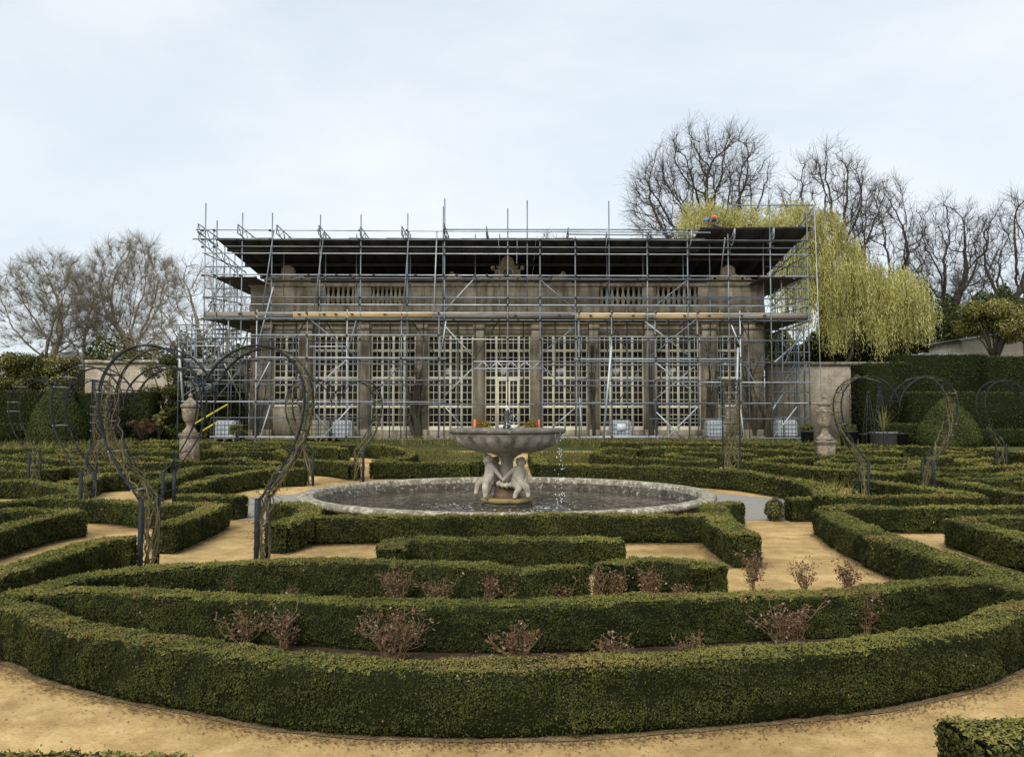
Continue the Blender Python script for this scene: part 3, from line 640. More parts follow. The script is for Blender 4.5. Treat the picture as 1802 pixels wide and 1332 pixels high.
tufts('pink_border', 'brown weeds among the low hedges beside the grey gravel', [[(358, 850), (390, 848), (480, 838), (360, 832)], [(0, 950), (110, 915), (0, 912)], [(1720, 965), (1802, 975), (1802, 935), (1740, 930)]], 90, .22, 9, .75)
tag(SOIL.build('soil', M['soil']), kind='structure'); tag(DIRT.build('dirt', M['dirt']), kind='structure'); tag(FOOT.build('dirt_crumbs', M['crumb']), 'brown dirt and crumbs along the hedge feet', 'dirt', kind='stuff')
# leaf litter and grit on the near paths
rng = np.random.default_rng(8); n = 16000
q = np.c_[rng.uniform(-6.5, 6.5, n), 3.3 + 5.5 * rng.random(n) ** 1.6]; q = q[np.hypot(q[:, 0], q[:, 1] - 11.0) > 6.15]; n = len(q); mb = MB(); s = rng.uniform(.003, .010, n) * (1 + 1.2 * (rng.random(n) < .04))
mb.leaves(np.c_[q, np.full(n, .009)], np.tile((0, 0, 1.), (n, 1)), s, s * .8, np.clip(rng.normal(.62, .3, n), 0, 1), rng=rng, flat=.35)
tag(mb.build('grit', M['litter']), 'loose grit and small stones on the near sand path', 'grit', kind='stuff')
rng = np.random.default_rng(3); n = 4200
q = np.c_[rng.uniform(-6, 6, n), rng.uniform(3.4, 16, n)]
near = np.abs(np.hypot(q[:, 0], q[:, 1] - 11.0) - 6.25) < np.abs(rng.normal(0, .35, n)); keep = near | (rng.random(n) < .16); q = q[keep]; n = len(q)
mb = MB(); s = rng.uniform(.006, .02, n)
mb.leaves(np.c_[q, np.full(n, .036 if False else .012)], np.tile((0, 0, 1.), (n, 1)), s, s * .6, np.clip(rng.normal(.4, .3, n), 0, 1), rng=rng, flat=.25)
tag(mb.build('leaf_litter', M['litter']), 'scattered brown leaves and grit on the sand path', 'leaf litter', kind='stuff')
# ================================================================== FOUNTAIN POOL
F0 = empty('fountain', (POOL.x, POOL.y, 0), 0, 'round stone fountain with fluted bowl on putti in a lichened pool', 'fountain')
R = POOL_R; rz = .43
mb = MB(); mb.lathe([(R - .30, .02), (R - .26, .12), (R - .22, .30), (R - .12, .335), (R - .04, .30), (R - .015, .30)], 128)  # outer wall foot under the lip
prof = [(R - .16, .02), (R - .13, .05), (R - .20, .12), (R - .22, .26), (R - .10, .32), (R - .01, .335), (R, .37), (R - .015, .41), (R - .05, rz), (R - .24, rz), (R - .29, .415), (R - .305, .38), (R - .31, .31)]
mb = MB(); mb.lathe(prof, 160, cap=False); mb.build('pool_rim', M['rim_stone'], F0, True).scale = (1.04, 1, 1)
mb = MB(); mb.lathe([(R - .31, .312), (R - .33, .30), (R - .40, .22), (R - .46, .12), (R - .48, .02)], 160, cap=False); mb.build('pool_wall', M['basin_stone'], F0, True).scale = (1.04, 1, 1)
def ripple(x, y):
    z = 0
    for k, (cx, cy, wl, am, fo) in enumerate([(1.02, -.62, .16, .007, 1.1), (.75, -.9, .13, .006, .9), (-1.1, -.75, .17, .007, 1.1), (-.7, -1.0, .12, .005, .9), (.2, .9, .2, .005, 1.4), (0, 0, .24, .004, 2.2), (-1.6, -.9, .2, .004, 1.5)]):
        r = np.hypot(x - cx, y - cy); z = z + am * np.sin(6.283 * r / wl + k) * np.exp(-r / fo)
    for k, (ax, ay, am) in enumerate([(9, 3, .0022), (-4, 11, .0022), (13, -7, .0016), (2, 17, .0014), (-15, -9, .0012), (21, 6, .0009)]):
        z = z + am * np.sin(ax * x + ay * y + k * 1.7) * (1 + .6 * np.sin(x * 1.3 + k) * np.sin(y * 1.1 - k))
    return z
def water_disc(rad, z0, nr, na, k=1.0):
    rr = np.r_[1e-4, np.linspace(rad / nr, rad, nr)]; aa = np.arange(na) * 2 * math.pi / na
    x = (rr[:, None] * np.cos(aa)).ravel(); y = (rr[:, None] * np.sin(aa)).ravel()
    V = np.c_[x, y, z0 + k * ripple(x, y)]; i = np.arange(nr)[:, None] * na; j = np.arange(na)[None]; j2 = (j + 1) % na
    return MB().add(V, np.stack([i + j, i + na + j, i + na + j2, i + j2], axis=-1).reshape(-1, 4))
wt = water_disc(R - .42, .168, 150, 420).build('water', M['water'], F0, True); wt.scale = (1.04, 1, 1)
def hexa(r, z0, z1, mbx, k=8, rot=math.pi / 8):
    o = [(r * math.cos(a + rot), r * math.sin(a + rot)) for a in np.arange(k) * 2 * math.pi / k]
    V = [(x, y, z0) for x, y in o] + [(x, y, z1) for x, y in o]
    mbx.add(V, [np.array([(i, (i + 1) % k, k + (i + 1) % k, k + i) for i in range(k)]), np.array([list(range(k, 2 * k)), list(range(k))[::-1]])])
mb = MB(); hexa(.50, .03, .225, mb); mb.build('base', M['dark_stone'], F0)
mb = MB(); hexa(.56, .225, .30, mb); mb.build('base_slab', M['plinth_stone'], F0)
mb = MB(); mb.lathe([(.30, .30), (.27, .34), (.245, .52), (.25, .545), (.28, .56), (.28, .60), (.18, .62)], 24); mb.build('pedestal', M['wet_brown'], F0, True)
mb = MB(); mb.lathe([(.19, .615), (.14, .68), (.125, 1.0), (.15, 1.08), (.22, 1.14), (.30, 1.17), (.30, 1.195)], 24); mb.build('stem', M['bowl_stone'], F0, True)
fl = lambda a, r, z: 1 + (.085 * (abs(math.sin(a * 11)) ** .7 - .6) if z < 1.50 and r > .4 else 0)
mb = MB(); mb.lathe([(.30, 1.185), (.50, 1.20), (.72, 1.255), (.90, 1.34), (1.03, 1.44), (1.09, 1.53)], 224, mod=fl, cap=False)
mb.lathe([(1.085, 1.525), (1.12, 1.56), (1.12, 1.575)], 96, cap=False); mb.build('bowl', M['bowl_stone'], F0, True)
mb = MB(); mb.lathe([(1.08, 1.56), (1.14, 1.58), (1.185, 1.61), (1.19, 1.65), (1.17, 1.68), (1.10, 1.69), (1.02, 1.675), (.9, 1.60), (.5, 1.5), (.2, 1.48)], 96, cap=False); mb.build('bowl_rim', M['dark_stone'], F0, True)
mb = MB(); mb.lathe([(1e-5, 1.663), (.6, 1.663), (1.04, 1.663)], 64); mb.build('bowl_water', M['water'], F0, True)
mb = MB(); mb.lathe([(.10, 1.60), (.09, 1.72), (.06, 1.76), (.075, 1.86), (.05, 1.90), (.065, 1.98), (.045, 2.03), (.03, 2.08), (1e-5, 2.10)], 14); mb.build('spout', M['bronze'], F0, True)
# falling and splashing water: drops and threads, too many to count
rng = np.random.default_rng(11); mb = MB()
def drop(c, r): mb.sphere(c, r, 6, 4, sc=(1, 1, 1.5))
for th, rr, dens in ((-.62, 1.19, 22), (-.50, 1.19, 30), (-.40, 1.19, 12)):
    for _ in range(dens):
        z = rng.uniform(.2, 1.6); drop((rr * math.cos(th) + rng.normal(0, .012 + .02 * (1.6 - z)), rr * math.sin(th) + rng.normal(0, .015), z), rng.uniform(.005, .010))
for _ in range(45):
    a = rng.uniform(0, 6.28); rr = abs(rng.normal(0, .14)); drop((rr * math.cos(a) + .06, rr * math.sin(a), 1.68 + abs(rng.normal(0, .16))), rng.uniform(.005, .011))
for _ in range(14): drop((rng.normal(0, .02), rng.normal(0, .02), 2.06 + abs(rng.normal(0, .05))), rng.uniform(.01, .018))
for th, r0, n in ((-.9, 1.25, 60), (-2.5, 1.35, 40)):
    for _ in range(n):
        a = th + rng.normal(0, .45); rr = r0 + rng.normal(0, .28); L = rng.uniform(.01, .06)
        mb.box((rr * math.cos(a), rr * math.sin(a) * .95, .171), (L, .009, .005), rz=rng.uniform(-.5, .5))
for _ in range(0):
    a = rng.uniform(math.pi * .95, math.pi * 1.6); rr = rng.uniform(1.5, 3.5); L = rng.uniform(.02, .08)
    mb.box((rr * math.cos(a), rr * math.sin(a), .1705), (L, .010, .004), rz=rng.normal(0, .25))
tag(mb.build('water_drops', M['water_white'], F0), kind='stuff')
# --- putti: stone children seated round the pedestal, hand in hand
def putto(jts, parent, face):
    E = [(0, 1), (1, 2), (2, 3), (3, 4), (2, 5), (5, 6), (6, 7), (7, 8), (2, 9), (9, 10), (10, 11), (11, 12), (0, 13), (13, 14), (14, 15), (15, 16), (0, 17), (17, 18), (18, 19), (19, 20)]
    o = skin_body('putto', [(x, y, z, r * (1.1 if k not in (3, 4) else 1.0)) for k, (x, y, z, r) in enumerate(jts)], E, M['putto_stone'], parent, 2)
    # face and curls carved on the head
    h = np.array(jts[4][:3]) * .5 + np.array(jts[3][:3]) * .5; f = np.array(face, float); f /= np.linalg.norm(f); s_ = np.cross(f, (0, 0, 1)); s_ /= np.linalg.norm(s_)
    mb = MB(); rng = np.random.default_rng(int(abs(h[0]) * 1000))
    mb.sphere(h, .082, 14, 10, sc=(1, 1, 1.12))
    mb.sphere(h + f * .084 - np.array((0, 0, .012)), .014, 7, 5)
    mb.sphere(h + f * .070 - np.array((0, 0, .047)), .018, 7, 5, sc=(1.1, 1.1, .55))
    mb.sphere(h + f * .060 - np.array((0, 0, .072)), .022, 7, 5)
    for sg in (-1, 1):
        mb.sphere(h + f * .062 + s_ * sg * .04 - np.array((0, 0, .025)), .026, 7, 5)
        mb.sphere(h + s_ * sg * .082 - np.array((0, 0, .012)), .018, 6, 5)
        mb.sphere(h + f * .074 + s_ * sg * .028 + np.array((0, 0, .018)), .012, 6, 5, sc=(1, 1, .6))
    mb.build('face', M['putto_stone'], o, True)
    mb = MB()
    for _ in range(60):
        d = rng.normal(0, 1, 3); d /= np.linalg.norm(d)
        if d.dot(f) > .45 and d[2] < .55: continue
        if d[2] < -.35: continue
        mb.sphere(h + d * .086 + np.array((0, 0, .01)), rng.uniform(.018, .028), 6, 5)
    mb.build('hair', M['putto_stone'], o, True)
    # five fingers on each hand
    for hd, el in ((8, 7), (12, 11)):
        mb = MB(); a = np.array(jts[hd][:3]); d = a - np.array(jts[el][:3]); d /= np.linalg.norm(d); sd = np.cross(d, (0, 0, 1.)); sd /= np.linalg.norm(sd) + 1e-6
        mb.sphere(a - d * .012, .03, 8, 6)
        for k, (of, L) in enumerate(((-.022, .036), (-.008, .044), (.007, .046), (.021, .038))):
            q = a + sd * of; mb.tube([q - d * .02, q + d * L * .6, q + d * L * .85 - np.array((0, 0, .014))], [.0095, .0085, .007], 6)
        q = a + sd * .026 - d * .02; mb.tube([q, q + sd * .02 + d * .012, q + sd * .022 + d * .032], [.011, .009, .007], 6)
        mb.build('hand', M['putto_stone'], o, True)
    # round belly and buttocks
    return o
# local frame: x to the right of the photo, y away, z up; pedestal at centre
putA = [(-.33, -.20, .66, .115), (-.335, -.20, .79, .118), (-.37, -.20, .93, .098), (-.385, -.21, 1.00, .050), (-.40, -.225, 1.12, .078),
        (-.29, -.24, .925, .048), (-.20, -.29, .82, .042), (-.12, -.32, .72, .034), (-.08, -.34, .68, .030),
        (-.36, -.10, .93, .045), (-.28, -.02, .84, .042), (-.20, .02, .77, .034), (-.17, .03, .74, .03),
        (-.40, -.27, .61, .088), (-.43, -.40, .53, .070), (-.42, -.39, .38, .048), (-.43, -.44, .315, .035),
        (-.43, -.18, .61, .085), (-.57, -.27, .62, .066), (-.60, -.28, .46, .046), (-.62, -.33, .38, .034)]
putB = [(.22, -.27, .62, .120), (.235, -.27, .76, .116), (.245, -.27, .89, .098), (.27, -.275, .96, .050), (.295, -.30, 1.06, .076),
        (.15, -.30, .885, .047), (.05, -.34, .80, .042), (-.04, -.36, .71, .034), (-.07, -.365, .675, .030),
        (.35, -.27, .87, .046), (.39, -.28, .75, .042), (.37, -.36, .66, .034), (.35, -.40, .63, .03),
        (.24, -.37, .58, .090), (.38, -.48, .56, .070), (.41, -.46, .42, .048), (.42, -.51, .335, .035),
        (.17, -.37, .56, .090), (.25, -.52, .53, .070), (.17, -.47, .40, .048), (.14, -.52, .315, .035)]
putto(putA, F0, (-.75, -.65, -.05)); putto(putB, F0, (.15, -1, -.05))
putC = [(-x * .9, -y + .0, z, r) for x, y, z, r in putB]; putto(putC, F0, (0, 1, 0))
# drapery swag between the putti
mb = MB(); mb.tube(crom([(-.20, -.26, .61), (-.05, -.33, .57), (.10, -.33, .58), (.2, -.30, .61)], 6), [.035 + .018 * (i % 3) for i in range(19)], 12); mb.build('drapery', M['putto_stone'], F0, True)
# ================================================================== HEART ARCHES
K_ = .00745
HALF = [(0, 692), (4, 678), (12, 660), (26, 641), (45, 625), (70, 613), (96, 609), (122, 613), (146, 626), (164, 646), (175, 670), (179, 697), (177, 726), (170, 756), (158, 786), (141, 816), (121, 845), (104, 868)]
HALF = np.array([(x * K_, 1.9 + (735 - y) * K_) for x, y in HALF])
FOOT_X = 100 * K_
def half_curve(sg, yy, n=5):
    c = crom([(sg * x, yy, z) for x, z in HALF], n); return c
def heart_arch(label, px, d, rz=0.0, depth=.50, pale_rods=True, seed=0, sc=1.0):
    x0 = (px - CX) * d / FPX; z0 = g(0, d)
    root = empty('heart_arch', (x0, d, z0), rz, label, 'garden arch', 'heart shaped rose arches over the paths'); root.scale = (sc, sc, .985 if sc < 1 else 1)
    rng = np.random.default_rng(seed)
    for yy in (-depth / 2, depth / 2):
        mb = MB()
        for sg in (-1, 1):
            mb.tube(half_curve(sg, yy), .0135, 8)
            c2 = half_curve(sg, yy + (.05 if yy < 0 else -.05)); mb.tube(c2[10:-18], .008, 5)
        mb.build('hoop', M['iron'], root, True)
    for sg in (-1, 1):
        mb = MB()
        for yy in (-depth / 2, depth / 2):
            mb.box((sg * FOOT_X, yy, .46), (.052, .045, .93))
        for z in (.12, .55): mb.tube([(sg * FOOT_X, -depth / 2, z), (sg * FOOT_X, depth / 2, z)], .010, 6)
        mb.build('post', M['iron'], root)
    for sg in (-1, 1):
        c = half_curve(sg, 0, 8); n = len(c)
        for i in range(4, n, 9):
            q = c[i]; mb = MB(); mb.tube([(q[0], -depth / 2, q[2]), (q[0], depth / 2, q[2])], .009, 6); mb.build('rung', M['iron'], root)
            if pale_rods and rng.random() < .4 and i > n * .45: tb = MB(); tb.tube([(q[0], -depth / 2 - .03, q[2] - .014), (q[0] + .01, 0, q[2] - .008), (q[0], depth / 2 + .03, q[2] - .012)], .0085, 5); tb.build('pale_rod', M['pale_rod'], root)  # a pale rod lies along some of the rungs
        for yy in (-depth / 2, depth / 2):
            for fr in (.30, .5, .7, .85):
                i = int(n * fr); q = c[i]; q2 = c[min(n - 1, i + 9)]
                if rng.random() < .6: mb = MB(); mb.tube([(q[0], yy, q[2]), (q2[0], -yy, q2[2])], .006, 5); mb.build('stay', M['iron'], root)
    # the drops in the dip of the heart
    for yy in (-depth / 2, depth / 2): mb = MB(); mb.tube([(0, yy, HALF[0][1]), (0, yy, HALF[0][1] - .12)], .012, 6); mb.build('finial', M['iron'], root)
    return root
def climber(label, arch, sides, seed, lo=.0, hi=1.0, dens=1.0, depth=.5, leafy=.3):
    """a bare climbing rose wound through one arch"""
    rng = np.random.default_rng(seed)
    root = empty('climbing_rose', arch.location, arch.rotation_euler.z, label, 'climbing rose', 'bare climbing roses tied to the arches'); root.scale = arch.scale
    mb = MB(); LP = []; tw0 = []; tw1 = []
    for sg in sides:
        full = np.concatenate([[(sg * FOOT_X, 0, 0), (sg * FOOT_X, 0, .3), (sg * FOOT_X, 0, .6)], half_curve(sg, 0, 6)[::-1]])
        full = resample(full, .07); n = len(full)
        for k in range(int(7 * dens)):
            a, b = int(n * lo), int(n * rng.uniform(lo + .35 * (hi - lo), hi)); c = full[a:b].copy(); m = len(c)
            if m < 4: continue
            ph = rng.uniform(0, 6.28); s = np.arange(m)
            c[:, 1] += (depth * .42) * np.sin(s * rng.uniform(.08, .25) + ph) + rng.normal(0, .015, m)
            c[:, 0] += .05 * np.sin(s * .21 + ph * 2) + rng.normal(0, .012, m); c[:, 2] += rng.normal(0, .012, m)
            c[0, 2] = max(0, c[0, 2]) if lo > 0 else 0
            r = np.linspace(rng.uniform(.010, .02), .005, m); mb.tube(c, r, 6)
            for i in range(3, m):
                if rng.random() < .5 * dens:
                    d = rng.normal(0, 1, 3); d /= np.linalg.norm(d); e = c[i] + d * rng.uniform(.05, .16); tw0.append(c[i]); tw1.append(e)
                    if rng.random() < leafy: LP += [e + rng.normal(0, .02, 3) for _ in range(rng.integers(1, 5))]
    if tw0: mb.segs(tw0, tw1, np.full(len(tw0), .004), np.full(len(tw0), .002), 4)
    mb.build('stems', M['green_stem'], root)
    if LP:
        LP = np.array(LP); n = len(LP); lf = MB(); s = rng.uniform(.02, .05, n)
        lf.leaves(LP, rng.normal(0, 1, (n, 3)), s, s * .55, np.clip(rng.normal(.55, .25, n), 0, 1), rng=rng); lf.build('leaves', M['grassy'], root)
    return root
A1 = heart_arch('biggest and nearest heart shaped metal arch framing the lidded urn', 366.5, 10.35, 0, seed=1, sc=.955)
A2 = heart_arch('heart arch just behind the biggest one, its bare right post beside low hedges', 229, 15.2, 0, seed=2)
A3 = heart_arch('smallest heart arch near the edge, standing before the left yew cone', 114, 21.5, 0, seed=3)
A4 = heart_arch('small angled heart arch between the biggest arch and the fountain', 590, 22.6, math.radians(38), seed=4)
A5 = heart_arch('heart arch framing the far yew cone and the vase-side planters', 1574, 19.0, 0, seed=5)
A6 = heart_arch('heart arch cut off by the right frame edge, before stepped yew hedges', 1802, 25.0, 0, seed=6, pale_rods=False)
A7 = heart_arch('heart arch seen edge-on as a tower in front of the orangery end', 1286, 25.0, math.radians(75), seed=7)
A8 = heart_arch('heart arch seen edge-on between the left arches, before the yew wall', 178, 26.5, math.radians(116), seed=8)
climber('greenish climbing rose up both sides of the biggest heart arch', A1, (-1, 1), 1, 0, .86, 1.35)
climber('thin bare climbing rose on the second heart arch', A2, (-1,), 2, 0, .45, .8)
climber('bare climbing rose on the small arch by the yew cone', A3, (-1, 1), 3, 0, .6, .8)
climber('thick bare climbing rose on the angled small arch beside the pool', A4, (1, -1), 4, 0, .85, 1.0)
climber('knobbly climbing rose covering both arms of the arch before the far yew cone', A5, (-1, 1), 5, 0, .9, 1.0)
climber('thin climbing rose at the foot of the cut-off arch', A6, (-1,), 6, 0, .4, .6)
climber('dense climbing rose filling the edge-on arch before the orangery end', A7, (-1, 1), 7, 0, .95, 1.3, leafy=.5)
climber('dense climbing rose on the edge-on arch before the yew wall', A8, (-1, 1), 8, 0, .8, 1.1)
# ================================================================== URNS
def urn(px, pybase, lid, label):
    b = P(px, pybase); d = b.y; s = d / FPX
    root = empty('stone_urn', (b.x, d, g(0, d)), 0, label, 'stone urn', 'stone urns on plinths')
    hp = (pybase - (763 if lid else 775)) * s
    mb = MB(); w = 25.5 * s
    mb.box((0, 0, .06), (w * 1.12, w * 1.12, .12)); mb.box((0, 0, .12 + (hp - .26) / 2), (w, w, hp - .26))
    mb.build('plinth', M['urn_stone'], root)
    mb = MB(); mb.box((0, 0, hp - .115), (w * 1.08, w * 1.08, .05)); mb.box((0, 0, hp - .055), (w * 1.16, w * 1.16, .07)); mb.box((0, 0, hp), (w * 1.1, w * 1.1, .04)); mb.build('cap', M['urn_stone'], root)
    if lid:
        pr = [(.23, 0), (.23, .03), (.20, .08), (.15, .14), (.115, .20), (.11, .26), (.135, .285), (.12, .31), (.16, .34), (.205, .42), (.235, .55), (.255, .70), (.265, .78), (.24, .80)]
        fx = lambda a, r, z: 1 + (.03 * abs(math.sin(a * 8)) if hp + .36 < z + hp + .0 < hp + .6 else 0)
        mb = MB(); mb.lathe(pr, 48, (0, 0, hp + .02), mod=fx); mb.build('vase', M['urn_stone'], root, True)
        mb = MB(); mb.lathe([(.24, .802), (.295, .82), (.305, .87), (.28, .91), (.22, .95), (.15, 1.02), (.085, 1.09), (.05, 1.125), (.045, 1.145), (.07, 1.165), (.077, 1.205), (.05, 1.25), (1e-5, 1.28)], 32, (0, 0, hp + .02)); mb.build('lid', M['urn_stone'], root, True)
    else:
        mb = MB(); mb.lathe([(.29, 0), (.29, .04), (.24, .09), (.17, .16), (.12, .24), (.105, .32), (.13, .36), (.115, .39), (.17, .42), (.235, .50), (.262, .60), (.258, .88), (.29, .92), (.30, .97), (.25, 1.0)], 48, (0, 0, hp + .02), mod=lambda a, r, z: 1 + (.03 * abs(math.sin(a * 9)) if .55 < z < .76 else 0)); mb.build('vase', M['urn_stone'], root, True)
        mb = MB(); mb.lathe([(.245, 1.002), (.19, 1.06), (.185, 1.13), (.25, 1.17), (.25, 1.20), (.14, 1.25), (.06, 1.30), (.045, 1.35), (.085, 1.39), (.092, 1.44), (.06, 1.49), (1e-5, 1.52)], 32, (0, 0, hp + .02)); mb.build('lid', M['urn_stone'], root, True)
urn(333, 826, True, 'mossy lidded stone urn on a plinth framed by the biggest heart arch')
urn(1453, 821, False, 'pale stone vase with slim waist on a plinth before the far garden wall')
# ================================================================== ORANGERY
WY = 42.0; ZB = .80
O0 = empty('orangery', (0, 0, 0), 0, 'long stone orangery with tall cream glazed windows behind scaffolding', 'building')
X = lambda px: xat(px, 660, WY)
Z = lambda py: zat(py, WY)
zt, zs = Z(589), Z(757); zshort = Z(717)
WINS = [(481, 525), (552, 630), (653, 731), (753, 832), (853.5, 933), (954, 1034), (1055, 1133), (1155, 1233.5), (1263, 1306)]
XL, XR = X(440), X(1345)
zc0, zc1 = Z(566), Z(553)   # cornice
zp0, zp1 = Z(545), Z(499)   # parapet
wall = MB(); DEP = .55
edges = [XL] + [X(v) for w in WINS for v in w] + [XR]
for i in range(0, len(edges), 2): wall.span((edges[i], WY, ZB), (edges[i + 1], WY + DEP, zt))
for k, (a, b) in enumerate(WINS):
    lo = zshort if k in (0, 8) else zs
    wall.span((X(a), WY + .02, ZB), (X(b), WY + DEP, lo))
wall.span((XL, WY, zt), (XR, WY + DEP, zc0))
wall.span((XL, WY + DEP, ZB), (XL + .5, WY + 9, zc0)); wall.span((XR - .5, WY + DEP, ZB), (XR, WY + 9, zc0)); wall.span((XL, WY + 9, ZB), (XR, WY + 9.5, zc0))
wall.build('wall', M['ham_stone'], O0)
mb = MB()
for a, b in ((442, 478), (528, 549), (633, 651), (733.5, 751), (834.5, 851.5), (935.5, 952), (1036, 1053), (1136, 1153), (1236, 1260), (1309, 1343)):
    m_ = MB(); xa, xb = X(a), X(b); z1 = Z(572)
    m_.span((xa, WY - .10, ZB + .5), (xb, WY - .003, z1 - .25)); m_.span((xa - .06, WY - .17, ZB), (xb + .06, WY - .003, ZB + .497)); m_.span((xa - .05, WY - .15, z1 - .247), (xb + .05, WY - .003, z1))
    m_.build('pilaster', M['ham_stone'], O0)
mb = MB()
mb.span((XL - .08, WY - .18, Z(571)), (XR + .08, WY - .003, zc0 - .003))
for dz, pj in ((0, .28), (.14, .40), (.27, .52)): mb.span((XL - pj, WY - pj, zc0 + dz), (XR + pj, WY + .5, zc0 + dz + .132))
mb.build('cornice', M['ham_plain'], O0)
mb = MB(); zb0 = zc0 + .405
mb.span((XL - .05, WY - .12, zb0), (XR + .05, WY + .45, Z(538)))
mb.span((XL - .1, WY - .18, Z(505)), (XR + .1, WY + .5, zp1))
bal = [(571, 624), (652, 714), (1055, 1131), (1155, 1230)]
xs = [XL] + [X(v) for q in bal for v in q] + [XR]
for i in range(0, len(xs), 2): mb.span((xs[i], WY - .10, Z(538) + .003), (xs[i + 1], WY + .4, Z(505) - .003))
mb.build('parapet', M['ham_stone'], O0)
for a, b in bal:
    n = 6 if b - a < 60 else 8; 
    for i in range(n):
        x = X(a) + (X(b) - X(a)) * (i + .5) / n; z0, z1 = Z(538), Z(505); h_ = z1 - z0
        m_ = MB(); m_.lathe([(.11, .0), (.11, .06 * h_), (.07, .1 * h_), (.13, .32 * h_), (.12, .42 * h_), (.06, .72 * h_), (.06, .86 * h_), (.10, .93 * h_), (.10, h_)], 10, (x, WY + .12, z0)); m_.build('baluster', M['ham_stone'], O0, True)
# carved crests on the parapet
def ring_prism(mbx, cx, cz, r, y0, y1, ri=.5, k=18):
    for j in range(k):
        a0, a1 = 2 * math.pi * j / k, 2 * math.pi * (j + 1) / k
        q = [(cx + rr * math.cos(a), cz + rr * math.sin(a)) for rr, a in ((r * ri, a0), (r, a0), (r, a1), (r * ri, a1))]
        mbx.prism(q, y0, y1)
def crest(cx, big):
    mb = MB(); y0, y1 = WY - .06, WY + .26; zb = zp1 + .003
    if big:
        s = 1.0
        L = [(-1.15, 0), (-1.05, .25), (-.9, .3), (-.8, .62), (-.86, .66), (-.86, .72), (-.55, .74), (-.72, .86), (-.72, .92), (-.45, .94), (-.44, 1.12), (-.3, 1.34), (-.1, 1.44)]
        mb.prism([(cx + x * .8, zb + z * .98) for x, z in L] + [(cx - x * .8, zb + z * .98) for x, z in L[::-1]], y0, y1)
        m2 = MB(); ring_prism(m2, cx, zb + .52, .33, y0 - .10, y0 - .004, .7, 24); m2.build('cartouche_ring', M['ham_plain'], O0)
        m2 = MB(); m2.lathe([(1e-5, -.002), (.22, -.002), (.22, .05), (1e-5, .08)], 20, (0, 0, 0)); o = m2.build('cartouche_shade_disc', M['dark_stone'], O0); o.rotation_euler = (math.pi / 2, 0, 0); o.location = (cx, y0 - .01, zb + .52)  # solid domed disc, the shade of a hollow is its dark colour
        for sg in (-1, 1):
            for (dx, dz, r) in ((1.25, .22, .24), (1.62, .26, .20), (2.5, .20, .20), (2.85, .30, .24), (3.18, .16, .17)): ring_prism(mb, cx + sg * dx, zb + dz - .02, r, y0 + .02, y1 - .02, .45)
            mb.prism([(cx + sg * 2.1, zb), (cx + sg * 3.4, zb), (cx + sg * 3.2, zb + .16), (cx + sg * 2.95, zb + .62), (cx + sg * 2.8, zb + .62), (cx + sg * 2.6, zb + .2)], y0 + .05, y1 - .05)
            ring_prism(mb, cx + sg * .76, zb + .80, .11, y0 - .02, y1 - .1, .1)
    else:
        L = [(-.95, 0), (-.85, .12), (-.6, .16), (-.5, .42), (-.34, .5), (-.32, .78), (-.15, .93)]
        mb.prism([(cx + x, zb + z) for x, z in L] + [(cx - x, zb + z) for x, z in L[::-1]], y0, y1)
        for sg in (-1, 1):
            for (dx, dz, r) in ((.72, .26, .2), (1.05, .16, .16)): ring_prism(mb, cx + sg * dx, zb + dz - .02, r, y0 + .02, y1 - .02, .4)
    mb.build('crest', M['ham_plain'], O0)
crest(X(893), True); crest(X(504), False); crest(X(1284), False)
mb = MB(); mb.span((XL + .2, WY + .6, zc0 + .1), (XR - .2, WY + 9.3, zc0 + .35)); mb.build('roof', M['lead'], O0)
mb = MB(); mb.span((XL + .6, WY + .7, ZB + .01), (XR - .6, WY + 8.8, ZB + .06)); mb.build('inner_floor', M['lead'], O0)
